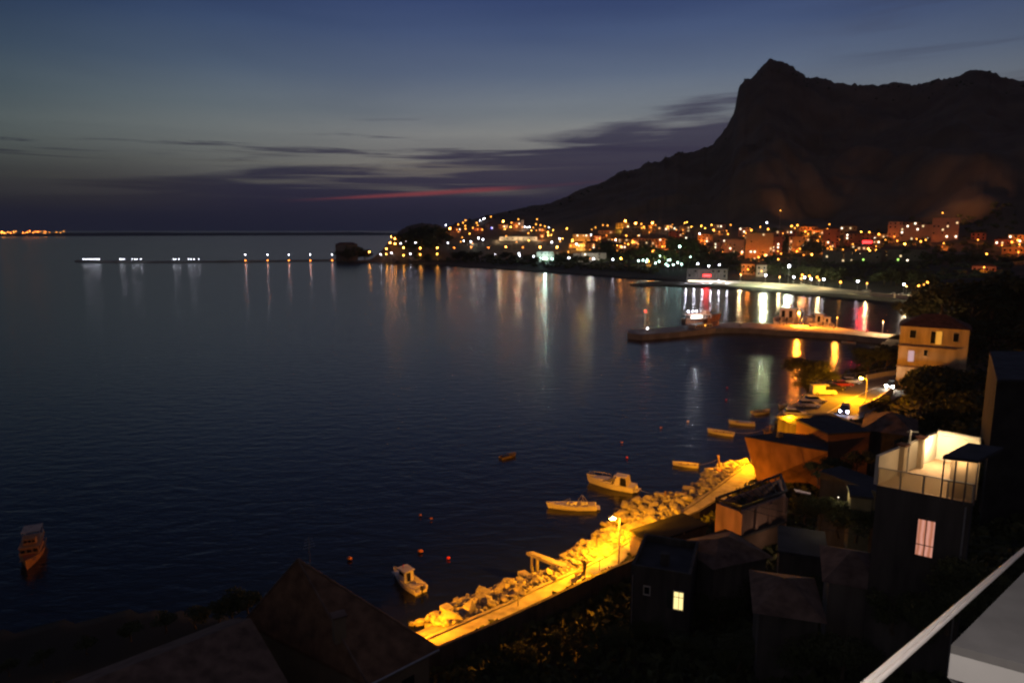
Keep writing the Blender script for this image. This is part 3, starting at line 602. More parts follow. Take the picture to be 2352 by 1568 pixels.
far_t = [(800, 588, 556), (815, 590, 560), (838, 586, 565), (790, 592, 570), (915, 566, 533), (930, 566, 522), (945, 566, 513), (960, 568, 509), (975, 568, 510), (990, 568, 511), (1005, 566, 513), (1015, 562, 522), (930, 575, 548), (965, 578, 545), (1000, 578, 545),
         (980, 598, 577), (1050, 596, 572), (1065, 596, 568), (1080, 598, 571), (1100, 598, 574), (1135, 598, 580), (1165, 598, 574), (1180, 598, 582), (1210, 600, 578), (1228, 604, 584), (1290, 604, 582), (1300, 604, 584), (1325, 606, 584), (1335, 606, 582), (1348, 606, 590)]
for x, yb, yt in far_t: tree_px(x, yb, yt, 'far', 'dark rounded tree on the wooded headland and its shore', 'dark trees of the headland', 1.35)
for x, yb, yt in [(1385, 590, 545), (1400, 592, 560), (1372, 598, 562), (1425, 596, 570), (1450, 590, 560), (1470, 592, 560), (1485, 590, 556), (1505, 596, 575), (1440, 600, 580), (1550, 590, 535), (1565, 585, 534), (1580, 590, 538), (1595, 592, 552), (1540, 596, 560), (1610, 600, 560), (1625, 600, 575), (1520, 590, 566), (1640, 602, 580), (1660, 600, 575), (1685, 605, 572), (1690, 612, 590), (1770, 612, 580)]:
    tree_px(x, yb, yt, 'far', 'dark park tree among the lights of the town centre', 'park trees of the town', 1.25)
for x, yb, yt in [(1805, 585, 540), (1800, 590, 552)]: tree_px(x, yb, yt, 'cyp', 'tall black cypress between the orange apartment blocks', 'cypresses between the blocks', 1.3)
for x, yb, yt in [(1862, 580, 534), (1852, 585, 545), (1872, 585, 548), (1880, 590, 562)]: tree_px(x, yb, yt, 'far', 'tall dark tree before the arched orange house', 'dark trees by the arched house', .9)
xs_ = list(range(1700, 2150, 15))
for i, x in enumerate(xs_): tree_px(x, 628 + (x - 1700) * .075, (596 if abs(x - 1975) > 40 else 626) + (x - 1700) * .03 + (i % 3) * 5, 'far', 'black tree in the dense row behind the beach promenade', 'tree row behind the beach promenade', 1.3)
for x in range(2010, 2130, 18): tree_px(x, 600, 562 + (x % 4) * 3, 'far', 'dark tree below the two tower blocks', 'trees below the tower blocks', 1.2)
for x in range(2130, 2352, 24): tree_px(x, 606, 574 + (x % 5) * 3, 'far', 'dark tree below the orange buildings at the right edge', 'trees at the right edge of town', 1.2)
# shrubs along the mountain ridge
sh = MB(); rr = random.Random(4)
for i in range(150):
    a = R(-9) + rr.random() * R(45); zr = np.interp(a, raz, rz_); r = np.interp(a, raz, rrr) - rr.random() * 60; x, y = math.sin(a) * r, math.cos(a) * r
    q = .8 + rr.random() * 1.8; sh.ico((x, y, tz(x, y) + q * .3), q, 1, (1, 1, .9), .5, i)
tag(sh.build('ridge_scrub', foliage2), 'dark scrub scattered along the mountain ridge', 'scrub', kind='stuff')
# wooded foot of the mountain and town gardens: faces of low growth nobody could count
sc_ = MB(); rr = random.Random(8)
for i in range(2600):
    a = R(-8) + rr.random() * R(44); r = rr.uniform(540, 830); x, y = math.sin(a) * r, math.cos(a) * r; z = tz(x, y)
    if z < 1.5 or r < 620 and a > R(12) and a < R(24): continue
    q = 1.2 + rr.random() * 2.6; sc_.ico((x, y, z + q * .2), q, 1, (1, 1, .7), .5, i)
tag(sc_.build('garden_scrub', foliage), 'dark low scrub of the gardens and slopes around the town', 'scrub', kind='stuff')
# masts added to stand in for the town's orange glow on the rock
def added_flood(x, y, tx, ty, watt, size, label):
    b = hit(x, y); t = hit(tx, ty, 0, 850); e = street_lamp(b, 20, 'dim', .5, label, None, name='floodlight_mast', cat='floodlight'); p = Vector((b.x, b.y, b.z + 20))
    q = (Vector(t) - p).to_track_quat('-Z', 'Y').to_euler(); light(e, (0, 0, 20.2), (1, .34, .10), watt, 1, 'SPOT', q, size, 1.0)
added_flood(1790, 526, 1850, 385, 2.2e5, R(60), 'added orange floodlight aimed at the rock face under the peak')
added_flood(2160, 540, 2235, 370, 1.5e5, R(100), 'added orange floodlight aimed at the rock face at the right')

# ------------------------------------------------------------------ beach, promenade wall
sand = mat('pale_sand', (.36, .34, .28), .95, .2, .12, col2=(.42, .40, .33))
bl = [(1600, 653), (1640, 656), (1705, 662), (1775, 667), (1843, 674), (1950, 686), (2000, 691), (2068, 696), (2090, 694), (2108, 686)]
bu = [(2105, 684), (2000, 674), (1915, 664), (1850, 656), (1750, 649), (1700, 647), (1600, 646)]
mb = MB(); pl = [PZ(x, y, .2) for x, y in bl] + [PZ(x, y, 1.2) for x, y in bu]
mb.prism([(p.x, p.y) for p in pl], -2, [.35] * len(bl) + [1.3] * len(bu)); tag(mb.build('beach', sand), kind='structure')
mb = MB(); sp = [PZ(x, y, .2) for x, y in [(1446, 653), (1475, 656), (1530, 655), (1600, 654), (1605, 646), (1540, 646), (1490, 648)]]
mb.prism([(p.x, p.y) for p in sp], -2, .7); tag(mb.build('sand_spit', mat('wet_shingle', (.07, .065, .055), .95, .3, .3)), kind='structure')
wl = [PZ(x, y, 1.3) for x, y in [(1665, 648), (1705, 650), (1750, 652), (1800, 655), (1850, 658), (1915, 666), (1960, 671), (2000, 676), (2055, 681), (2104, 685)]]
e = empty('sea_wall', (0, 0, 0), 0, 'pale low sea wall in long segments along the beach promenade', 'wall')
for i in range(len(wl) - 1):
    a, b = Vector(wl[i]), Vector(wl[i + 1]); d = (b - a).normalized(); a2 = a + d * .6; nn = Vector((-d.y, d.x, 0)) * .4
    MB().prism([(a2 + nn)[:2], (b + nn)[:2], (b - nn)[:2], (a2 - nn)[:2]], 0, 2.6).build('wall_segment', cream, e)
for x in (1700, 1790, 1880, 1990, 2080):
    p = PZ(x, 655 + (x - 1700) * .065, 2) if x < 1700 else PZ(x, 646 + (x - 1700) * .085, 2)
    street_lamp((p.x, p.y, 1), 6, 'dim', .4, 'warm lamp lighting the pale sea wall of the beach', 'warm lamps along the sea wall', watt=4200, col=(1, .72, .35))
for x, y in [(1180, 622), (1240, 626), (1300, 630)]: pass

rq2 = random.Random(99)
for i in range(130):
    x = rq2.uniform(1040, 2130); y = (522 if x < 1300 else 516) + rq2.random() ** 1.3 * (70 if x > 1300 else 50)
    if x > 1300 or y < 560: far_lamps([(x, y)], rq2.choice(['dim', 'dim', 'dim', 'yel']), rq2.choice([.45, .6, .75]), 3.5, 'little warm light among the houses and trees of the town', 'little warm lights all over the town', name='house_light', cat='light')
for x, y, w_, c in [(r3(1250, 0)[0], 588, 9000, (.7, 1, .35)), (r3(1330, 0)[0], 598, 9000, (.8, 1, .6)), (r3(1120, 0)[0], 596, 7000, (.8, 1, .6)), (r3(1560, 0)[0], 590, 4000, (.6, 1, .2)), (1735, 622, 5000, (1, .55, .12)), (1840, 640, 4000, (1, .6, .2)), (1490, 600, 4000, (1, .4, .05))]:
    b = hit(x, y, 3); street_lamp(b, 3, 'yel' if c[0] == 1 else 'teal', .4, {.7: 'greenish lamp lighting the park trees from below', .8: 'cold white lamp lighting the beach front of the park', .6: 'green-tinted lamp in the dark trees right of the park', 1: 'warm lamp lighting the trees along the promenade'}[c[0]], 'lamps lighting the waterfront trees', watt=w_, col=c)

for i in range(34):
    x = rq2.uniform(1290, 2090); y = rq2.uniform(528, 578); w_ = rq2.uniform(18, 44); hh = rq2.uniform(12, 26)
    fb(x, x + w_, y - hh, y, rq2.choice(['ochre', 'pink', 'ochre', 'red', 'grey']), rq2.choice(['hip', 'flat']), 'dim orange-lit house packed among the others in the middle of the town', rq2.choice([1, 2, 3]), 0 if i % 3 else rq2.choice([500, 900]), group='dim packed houses of the town') if not (i % 3 == 0) else fb(x, x + w_, y - hh, y, rq2.choice(['ochre', 'pink']), 'hip', 'dim orange-lit house packed among the others in the middle of the town', 2, 0, group='dim packed houses of the town')
    b = hit(x + w_ / 2, y + 3, 3); street_lamp(b, 3, 'dim', .4, 'low warm lamp in a lane between the packed houses', 'lane lamps of the town', name='lane_lamp', cat='lamp', watt=rq2.choice([900, 1600, 2400]), col=(1, .26, .03))

# ------------------------------------------------------------------ pier
lo = [(1441, 764), (1475, 768), (1560, 761), (1645, 752), (1720, 752), (1783, 757), (1921, 765), (2041, 777), (2075, 780)]
up = [(2075, 768), (2038, 766), (1921, 751), (1783, 743), (1720, 739), (1645, 740), (1560, 748), (1443, 758)]
pl = [PZ(x, y, 2) for x, y in lo + up]
e = empty('stone_pier', (0, 0, 0), 0, 'long low stone pier with a bent outer arm and boats moored along it', 'pier')
MB().prism([(p.x, p.y) for p in pl], -3, 2).build('pier_deck', mat('pier_concrete', (.30, .27, .23), .9, .25, .3, bump=.03), e)
for i, (x, y) in enumerate([(1500, 756), (1590, 750), (1700, 747), (1800, 746), (1860, 750), (1915, 754), (1990, 762)]):
    p = PZ(x, y, 2); MB().tube(p, p + Vector((0, 0, .6)), .22, 8, .28).build('bollard', darkm, e)
p = PZ(1833, 748, 2); pier_l = street_lamp(p, above(p, 1831, 720) - 2, 'sod', .42, 'orange lamp in the middle of the pier', None, watt=15000, col=(1, .25, .015)); light(pier_l, (0, 0, 4.2), (1, .25, .015), 52000, .3, 'SPOT', Vector((.45, -.12, -.8)).to_track_quat('-Z', 'Y').to_euler(), R(140))
p = PZ(1921, 754, 2); street_lamp(p, 4, 'dim', .2, 'lesser orange lamp nearer the root of the pier', None, watt=5000, col=(1, .30, .03))
p = PZ(2026, 768, 2); street_lamp(p, 4.5, 'dim', .2, 'warm pale lamp at the root of the pier', None, watt=8000, col=(1, .62, .30))
p = PZ(1487, 762, 2); street_lamp(p, 1.2, 'whi', .22, 'small white lamp near the outer tip of the pier', None)
p = PZ(1481, 757, 2); street_lamp(p, above(p, 1481, 715) - 2, 'red', .25, 'tiny red beacon on a pole at the tip of the pier', None, name='beacon', cat='beacon')

# ------------------------------------------------------------------ boats
def hull(L, B, g, rise=.35, transom=.82, inset=.07, floor=.12):
    vs = []; n = 12
    for i in range(n + 1):
        t = i / n; x = -L / 2 + L * t; k = max(0, (t - .38) / .62); b = B / 2 * (transom + (1 - transom) * min(1, t / .38)) * (1 - k ** 2.3); b = max(b, .012)
        gz = g * (1 + rise * k ** 2 * 1.4); xo = L * .07 * k ** 2; cb = b * (.80 - .35 * k); ib = max(b - inset, .006)
        vs += [(x, 0, -.38), (x, cb, -.12), (x + xo, b, gz), (x + xo, ib, gz), (x + xo * .6, ib * .8, floor), (x + xo * .6, -ib * .8, floor), (x + xo, -ib, gz), (x + xo, -b, gz), (x, -cb, -.12)]
    fs = [(i * 9 + j, (i + 1) * 9 + j, (i + 1) * 9 + (j + 1) % 9, i * 9 + (j + 1) % 9) for i in range(n) for j in range(9)]
    fs += [tuple(range(9)), tuple(reversed(range(n * 9, n * 9 + 9)))]
    return MB().add(vs, [tuple(reversed(f)) for f in fs])
def outboard(e, x, z=.5, m=darkm):
    o = MB().box((x - .18, 0, z + .28), (.42, .3, .5), 0, .75).build('outboard_motor', m, e)
    MB().box((x - .2, 0, z - .25), (.16, .1, .9)).build('motor_leg', darkm, o)
def rowboat(col=whitep, motor=True, canvas=None):
    e = empty('rowing_boat'); tag(e, 'x', 'boat'); hull(5.2, 1.9, .62).build('hull', col, e, smooth=False)
    for x, w in ((-1.9, 1.4), (-.4, 1.55), (1.1, 1.35)): MB().box((x, 0, .42), (.3, w, .05)).build('seat', wood, e)
    mb = MB(); mb.box((2.05, 0, .62), (1.0, .8, .05), 0, .5); mb.build('foredeck', col, e)
    for s_ in (-1, 1): MB().box((-.3, s_ * .9, .655), (3.6, .07, .05)).build('rubbing_strake', wood, e)
    if motor: outboard(e, -2.6, .5)
    if canvas: MB().box((-.6, 0, .68), (2.6, 1.5, .12), 0, .7).build('canvas_cover', canvas, e)
    return e
def lie(e, L0, stern, bow, label, group=None, k=1.0, z=0):
    a, b = PZ(*stern, 0), PZ(*bow, 0); d = b - a; q = k * d.length / L0; e.rotation_euler = (0, 0, math.atan2(d.y, d.x)); e.location = (a + b) / 2 + Vector((0, 0, z)); e.scale = (q, q, q)
    e['label'] = label
    if group: e['group'] = group
    return e
G = 'small open boats moored off the quay'
lie(rowboat(motor=True), 5.2, (1604, 1072), (1548, 1067), 'open boat with a dark outboard, nearest to the jetty with the tall post', G)
lie(rowboat(motor=False), 5.2, (1686, 1000), (1628, 992), 'open boat lying lowest of the three in a row before the quay', G)
lie(rowboat(canvas=whitep, motor=False), 5.2, (1734, 976), (1677, 972), 'middle one of the three boats before the quay, under a pale cover', G)
lie(rowboat(motor=False, canvas=darkm), 5.2, (1728, 951), (1767, 946), 'open boat with bow raised to the right and dark inside, highest of the three', G)
lie(rowboat(motor=False), 5.2, (1800, 928), (1793, 936), 'small boat seen end-on against the quay corner', G, 1.35)
lie(rowboat(col=mat('dark_hull', (.16, .13, .10), .5, .2, 2), motor=False, canvas=darkm), 5.2, (1149, 1054), (1183, 1045), 'dim lone dinghy out on the open dark water', None)
lie(rowboat(col=whitep, motor=True, canvas=mat('orange_canvas', (.5, .16, .05), .8, .2, 3)), 5.2, (1966, 789), (1934, 787), 'orange lit boat by the root of the pier', None)
# cabin cruiser
def cruiser():
    e = empty('cabin_cruiser'); tag(e, 'x', 'boat'); L = 8.6
    hull(L, 2.9, 1.0, .45, .9, .1, .55).build('hull', whitep, e)
    dk = MB(); vs = []; n = 8
    for i in range(n + 1):
        t = i / n; x = -.3 + t * 4.3; k = t; b = 1.36 * (1 - k ** 2.2); zt = 1.12 + .32 * math.sin(min(1, (1 - t) * 1.3 + .1) * 1.5)
        vs += [(x, b, 1.05 + .35 * t * t), (x, b * .72, zt + .12 * t), (x, -b * .72, zt + .12 * t), (x, -b, 1.05 + .35 * t * t)]
    dk.add(vs, [(i * 4 + j, i * 4 + j + 1, (i + 1) * 4 + j + 1, (i + 1) * 4 + j) for i in range(n) for j in range(3)] + [(0, 3, 2, 1)])
    dk.build('foredeck', whitep, e)
    for s_ in (-1, 1):
        MB().box((.55, s_ * 1.08, 1.33), (1.5, .05, .2)).build('cabin_window', glassd, e)
    MB().add([(.5, -1.0, 1.4), (.5, 1.0, 1.4), (-.45, .85, 2.1), (-.45, -.85, 2.1), (.55, -1.0, 1.4), (.55, 1.0, 1.4), (-.4, .85, 2.12), (-.4, -.85, 2.12)], [(3, 2, 1, 0), (4, 5, 6, 7), (0, 1, 5, 4), (2, 3, 7, 6), (1, 2, 6, 5), (3, 0, 4, 7)]).build('windshield', glassd, e)
    # radar arch sides, canopy over the cockpit, dark side screens
    for s_ in (-1, 1):
        MB().add([(-1.9, s_ * 1.25, 1.0), (-.7, s_ * 1.25, 1.0), (-1.3, s_ * 1.08, 2.45), (-1.9, s_ * 1.08, 2.45), (-1.9, s_ * 1.15, 1.0), (-.7, s_ * 1.15, 1.0), (-1.3, s_ * .98, 2.45), (-1.9, s_ * .98, 2.45)],
                 [(0, 1, 2, 3), (7, 6, 5, 4), (0, 4, 5, 1), (1, 5, 6, 2), (2, 6, 7, 3), (3, 7, 4, 0)]).build('radar_arch', whitep, e)
        MB().add([(-3.1, s_ * 1.2, 1.05), (-1.9, s_ * 1.2, 1.05), (-1.9, s_ * 1.05, 2.3), (-2.8, s_ * 1.05, 2.3), (-3.1, s_ * 1.17, 1.05), (-1.9, s_ * 1.17, 1.05), (-1.9, s_ * 1.02, 2.3), (-2.8, s_ * 1.02, 2.3)],
                 [(0, 1, 2, 3), (7, 6, 5, 4), (0, 4, 5, 1), (1, 5, 6, 2), (2, 6, 7, 3), (3, 7, 4, 0)]).build('side_screen', glassd, e)
    MB().box((-1.75, 0, 2.47), (2.3, 2.15, .08), 0, .94).build('canopy', whitep, e)
    MB().add([(-3.15, -1.15, 1.0), (-3.15, 1.15, 1.0), (-2.9, 1.0, 2.4), (-2.9, -1.0, 2.4), (-3.1, -1.15, 1.0), (-3.1, 1.15, 1.0), (-2.85, 1.0, 2.4), (-2.85, -1.0, 2.4)], [(3, 2, 1, 0), (4, 5, 6, 7), (0, 1, 5, 4), (2, 3, 7, 6), (1, 2, 6, 5), (3, 0, 4, 7)]).build('back_curtain', plaster, e)
    MB().box((-3.7, 0, .95), (1.2, 2.5, .12)).build('stern_deck', whitep, e); MB().box((-4.65, 0, .28), (.8, 2.2, .1)).build('swim_platform', whitep, e)
    rl_ = MB(); pr = [(.6, 1.2, 1.75), (2.2, 1.05, 1.95), (3.6, .5, 2.1), (4.4, 0, 2.15), (3.6, -.5, 2.1), (2.2, -1.05, 1.95), (.6, -1.2, 1.75)]; rl_.path(pr, .025)
    for q in pr: rl_.tube(q, (q[0], q[1], 1.15), .02, 5)
    rl_.build('bow_rail', steel, e); outboard(e, -4.5, .55, whitep); return e
lie(cruiser(), 8.6, (1458, 1127), (1354, 1107), 'white cabin cruiser with canopy and dark cockpit screens, largest boat off the lamp')
def speedboat():
    e = empty('speedboat'); tag(e, 'x', 'boat'); hull(8.0, 2.5, .78, .3, .8, .28, .3).build('hull', whitep, e)
    MB().box((2.2, 0, .84), (2.3, 1.5, .1), 0, .6).build('foredeck', whitep, e); MB().box((-3.2, 0, .78), (1.2, 1.9, .12)).build('sun_pad', cream, e)
    MB().box((.2, .0, .7), (.7, .9, .8), 0, .8).build('console', whitep, e); MB().box((-1.1, 0, .55), (.6, 1.4, .5)).build('seat', cream, e); MB().box((-1.4, 0, .9), (.15, 1.4, .5)).build('backrest', cream, e)
    w = MB()
    for s_ in (-1, 1): w.tube((1.6, s_ * .9, .85), (.5, s_ * .8, 1.45), .035, 5)
    w.tube((.5, .8, 1.45), (.5, -.8, 1.45), .035, 5); w.build('windshield_frame', steel, e)
    r_ = MB()
    for s_ in (-1, 1): r_.path([(-2.5, s_ * 1.1, .8), (-1.6, s_ * 1.0, 2.1)], .045); r_.path([(-.9, s_ * 1.1, .8), (-1.5, s_ * 1.0, 2.1)], .03)
    r_.tube((-1.6, 1.0, 2.1), (-1.6, -1.0, 2.1), .045, 6); r_.build('bimini_frame', steel, e)
    MB().box((-4.3, 0, .25), (.6, 1.8, .1)).build('swim_platform', whitep, e); return e
lie(speedboat(), 8.0, (1370, 1167), (1262, 1165), 'open white speedboat with folded canopy frames, left of the promenade lamp')
def fishing_boat():
    e = empty('fishing_boat'); tag(e, 'x', 'boat'); hull(6.2, 2.4, .85, .4, .9, .1, .35).build('hull', whitep, e)
    MB().box((1.7, 0, 1.0), (2.2, 1.5, .12), 0, .6).build('foredeck', whitep, e)
    c = MB().box((.35, 0, 1.35), (1.6, 1.5, 1.5), 0, .86).build('wheelhouse', whitep, e)
    MB().box((-.46, .12, 1.3), (.06, .52, 1.15)).build('cabin_door', glassd, c); MB().box((1.16, 0, 1.7), (.06, 1.1, .45)).build('front_window', glassd, c)
    for s_ in (-1, 1): MB().box((.35, s_ * .72, 1.65), (1.0, .06, .42)).build('side_window', glassd, c)
    MB().box((.35, 0, 2.14), (1.9, 1.6, .08)).build('cabin_roof', whitep, c); MB().tube((.6, .3, 2.1), (.6, .3, 2.75), .04, 6).build('mast_light', redp, c)
    MB().box((-1.5, .55, .62), (.9, .5, .3)).build('locker', whitep, e); MB().box((-2.2, 0, .66), (.5, 1.9, .1)).build('seat', cream, e); outboard(e, -3.1, .6); return e
lie(fishing_boat(), 6.2, (966, 1361), (909, 1322), 'white motorboat with a small wheelhouse, seen from astern near the left end of the promenade', None, 1.05)
def tour_boat():
    e = empty('excursion_boat'); tag(e, 'x', 'boat'); bm_ = mat('varnished_hull', (.42, .20, .08), .5, .15, 2)
    hull(11, 3.9, 1.25, .5, .85, .12, .6).build('hull', mat('orange_hull', (.50, .22, .07), .5, .15, 2), e); MB().box((3.2, 0, 1.42), (2.8, 2.4, .12), 0, .55).build('foredeck', bm_, e)
    c = MB().box((-.6, 0, 1.9), (5.4, 3.0, 1.7), 0, .95).build('cabin', bm_, e)
    for i in range(3): MB().box((2.1, -.95 + i * .95, 2.15), (.06, .62, .55)).build('front_window', glassd, c)
    for s_ in (-1, 1):
        for i in range(4): MB().box((1.2 - i * 1.2, s_ * 1.46, 2.15), (.8, .06, .55)).build('side_window', glassd, c)
    for i in range(3): MB().box((4.2 - i * .9, 0, 1.52), (.2, 1.9 - .35 * (2 - i), .08)).build('deck_plank', redp, e)
    MB().box((-1.2, 0, 2.8), (6.4, 3.3, .1)).build('cabin_roof', bm_, e)
    w = MB().box((.2, 0, 3.35), (1.4, 2.0, 1.1), 0, .9).build('wheelhouse', bm_, e)
    for i in range(3): MB().box((.93, -.62 + i * .62, 3.5), (.06, .42, .42)).build('front_window', glassd, w)
    r_ = MB(); q = [(-.6, 1.5, 3.5), (-4.2, 1.5, 3.5), (-4.2, -1.5, 3.5), (-.6, -1.5, 3.5)]; r_.path(q, .04)
    for p in q + [(-2.4, 1.5, 3.5), (-2.4, -1.5, 3.5)]: r_.tube(p, (p[0], p[1], 2.85), .03, 5)
    r_.build('deck_rail', steel, e); MB().box((-2.6, 0, 4.6), (3.6, 3.0, .08)).build('awning', plaster, e)
    for x in (-4.2, -1.0):
        for s_ in (-1, 1): MB().tube((x, s_ * 1.4, 2.85), (x, s_ * 1.4, 4.6), .04, 5).build('awning_post', steel, e)
    return e
lie(tour_boat(), 11, (84, 1254), (64, 1304), 'dim orange-lit excursion boat seen bow-on at the far left of the water', None, 1.15)
def ship(lit=True):
    e = empty('passenger_boat'); tag(e, 'x', 'boat'); hm = mat('ship_hull', (.38, .20, .12), .6, .2, .8)
    hull(20, 5.2, 2.2, .6, .8, .2, 1.4).build('hull', hm, e); c = MB().box((-1.5, 0, 3.0), (12, 4.2, 2.0), 0, .96).build('deckhouse', whitep, e)
    for s_ in (-1, 1):
        for i in range(7):
            lit_ = lit and i < 4; MB().box((-6.4 + i * 1.6, s_ * 2.09, 3.1), (1.1, .08, .9)).build('cabin_window', EM['winw'] if lit_ else glassd, c)
    MB().box((-2.5, 0, 4.1), (14, 4.8, .12)).build('sun_deck', hm, e); w = MB().box((2.6, 0, 5.0), (2.6, 3.0, 1.8), 0, .85).build('wheelhouse', hm, e)
    MB().box((3.8, 0, 5.3), (.2, 2.2, .7)).build('front_window', glassd, w); MB().tube((1.0, 0, 5.6), (1.0, 0, 8.2), .1, 6).build('mast', darkm, e)
    MB().box((-5, 0, 6.1), (7, 4.4, .12)).build('awning', darkm, e)
    for x in (-8.2, -1.8):
        for s_ in (-1, 1): MB().tube((x, s_ * 2.0, 4.1), (x, s_ * 2.0, 6.1), .06, 5).build('awning_post', steel, e)
    r_ = MB(); q = [(4, 1.9, 3.6), (8, 1.1, 4.2), (10.6, 0, 4.6), (8, -1.1, 4.2), (4, -1.9, 3.6)]; r_.path(q, .05)
    for p in q: r_.tube(p, (p[0], p[1], 2.5), .04, 5)
    r_.build('bow_rail', steel, e); return e
sA = lie(ship(True), 20, (1570, 741), (1650, 737), 'passenger boat with a glaring white lit stern behind the outer pier', 'passenger boats at the pier')
for x in (-7.5, -5, -3): MB().ico((x, 0, 5.6), .28, 1).build('deck_lamp', EM['whi'], sA)
light(sA, (-5, -3.5, 5.2), (.95, .95, 1), 4200, .5)
sB = lie(ship(False), 20, (1578, 765), (1648, 757), 'dim passenger boat lying in front of the outer pier arm', 'passenger boats at the pier', .95)
MB().ico((-1, -2.4, 3.4), .25, 1).build('deck_lamp', EM['dim'], sB)
def sailboat(L=12, mast=16, cab=True):
    e = empty('sailing_boat'); tag(e, 'x', 'boat'); hull(L, L * .3, 1.1, .4, .7, .1, .8).build('hull', whitep, e)
    MB().box((.2, 0, 1.35), (L * .42, L * .17, .7), 0, .8).build('coachroof', whitep, e); MB().tube((.8, 0, 1), (.8, 0, mast), .09, 6, .05).build('mast', steel, e)
    MB().tube((.7, 0, 2.3), (-L * .36, 0, 2.4), .12, 6).build('boom', whitep, e); st_ = MB(); st_.path([(L * .5, 0, 1.3), (.8, 0, mast), (-L * .48, 0, 1.2)], .02, 4); st_.build('rigging', steel, e); return e
lie(sailboat(12, 15), 12, (1775, 764), (1725, 762), 'sailing boat with a tall orange-lit mast moored before the pier bend')
lie(fishing_boat(), 6.2, (1788, 763), (1762, 765), 'orange lit fishing boat at the corner of the lit pier', None, 1.1)
for i, (a, b) in enumerate([((1790, 744), (1812, 733)), ((1806, 745), (1830, 734)), ((1868, 750), (1846, 738)), ((1890, 752), (1870, 741)), ((1905, 753), (1893, 744))]):
    lie(sailboat(9, 5) if i in (2, ) else fishing_boat(), 9 if i in (2, ) else 6.2, a, b, 'small orange-lit boat moored stern-to behind the lit pier', 'boats behind the lit pier', .9)
for i, (x, y) in enumerate([(1440, 1050), (1670, 890), (1668, 918), (1030, 1281)]):
    p = PZ(x, y, .1); e = MB().ico((0, 0, .1), .21, 2, (1, 1, .85)).build('mooring_buoy', mat('red_buoy', (.75, .05, .03), .5, .1, 2), None, p); tag(e, ['red mooring buoy above the cabin cruiser', 'upper one of two red buoys far out off the quay', 'lower one of two red buoys far out off the quay', 'red mooring buoy below the promenade jetties'][i], 'buoy', 'mooring buoys')
for i, (x, y) in enumerate([(1518, 982), (1580, 968), (1428, 1016), (965, 1183), (990, 1191), (965, 1266), (803, 1283)]):
    p = PZ(x, y, .1); e = MB().ico((0, 0, .12), .17 if i < 5 else .26, 2, (1.3, 1, .7)).build('mooring_buoy', orangep, None, p)
    tag(e, ['small orange float left of the row of open boats', 'small orange float above the row of open boats', 'small float right of the lone dinghy', 'upper one of a pair of small floats on open water', 'lower one of a pair of small floats on open water', 'yellow-orange float above the wheelhouse motorboat', 'yellow-orange float nearest the gabled roof'][i], 'buoy', 'mooring buoys')

# ------------------------------------------------------------------ quay and road
q_lo = [(1785, 950), (1792, 958), (1822, 962), (1852, 962), (1905, 968), (1975, 960), (2030, 925), (2075, 905), (2110, 890)]
q_up = [(2110, 850), (2068, 855), (2010, 866), (1960, 868), (1935, 870), (1900, 878), (1868, 890), (1850, 905), (1838, 918), (1815, 930), (1797, 940)]
qp = [PZ(x, y, 4) for x, y in q_lo + q_up]
mb = MB(); mb.prism([(p.x, p.y) for p in qp], -2, 3.97); tag(mb.build('quay_wall', concrete), 'concrete quay carrying the coast road and the parked cars', 'quay')
rp = [PZ(x, y, 4) for x, y in [(1790, 951), (1800, 957), (1850, 960), (1905, 965), (1964, 951), (2042, 911), (2090, 888), (2090, 858), (2064, 860), (2005, 872), (1930, 881), (1895, 892), (1840, 924), (1800, 942)]]
mb = MB(); mb.prism([(p.x, p.y) for p in rp], 3.9, 4.0); tag(mb.build('road', asphalt), kind='structure')
mb = MB(); ml = [PZ(x, y, 4) for x, y in [(1880, 958), (1907, 943), (1945, 921), (1985, 900), (2030, 882), (2060, 874)]]  # vehicle light trail drawn as a pale strip on the asphalt
for a, b in zip(ml, ml[1:]):
    d = (b - a).normalized(); nn = Vector((-d.y, d.x, 0)) * .09; mb.add([a + nn, a - nn, b - nn, b + nn], [(0, 1, 2, 3)])
for v_i in range(len(mb.v)): mb.v[v_i] = (mb.v[v_i][0], mb.v[v_i][1], 4.006)
tag(mb.build('light_trail_strip', mat('light_trail_paint', (.75, .73, .68), .7, .08, 2)), kind='structure')
# parapet on the far side of the road and railing
pa = [PZ(x, y, 4) for x, y in [(1990, 870), (2020, 864), (2066, 857)]]
mb = MB()
for a, b in zip(pa, pa[1:]):
    d = (b - a).normalized(); nn = Vector((-d.y, d.x, 0)) * .2; mb.prism([(a - nn)[:2], (b - nn)[:2], (b + nn)[:2], (a + nn)[:2]], 3.95, 5.0)
tag(mb.build('road_parapet', cream), 'pale parapet wall at the far end of the coast road', 'wall')
e = empty('road_railing', (0, 0, 0), 0, 'thin steel railing along the water side beyond the road lamp', 'railing'); ra = [PZ(x, y, 4) for x, y in [(1940, 869), (1965, 866), (1985, 864), (2010, 858), (2035, 853)]]
MB().path([p + Vector((0, 0, 1.05)) for p in ra], .05).build('top_rail', steel, e); MB().path([p + Vector((0, 0, .55)) for p in ra], .03).build('middle_rail', steel, e)
for p in ra: MB().tube(p, p + Vector((0, 0, 1.05)), .04).build('post', steel, e)

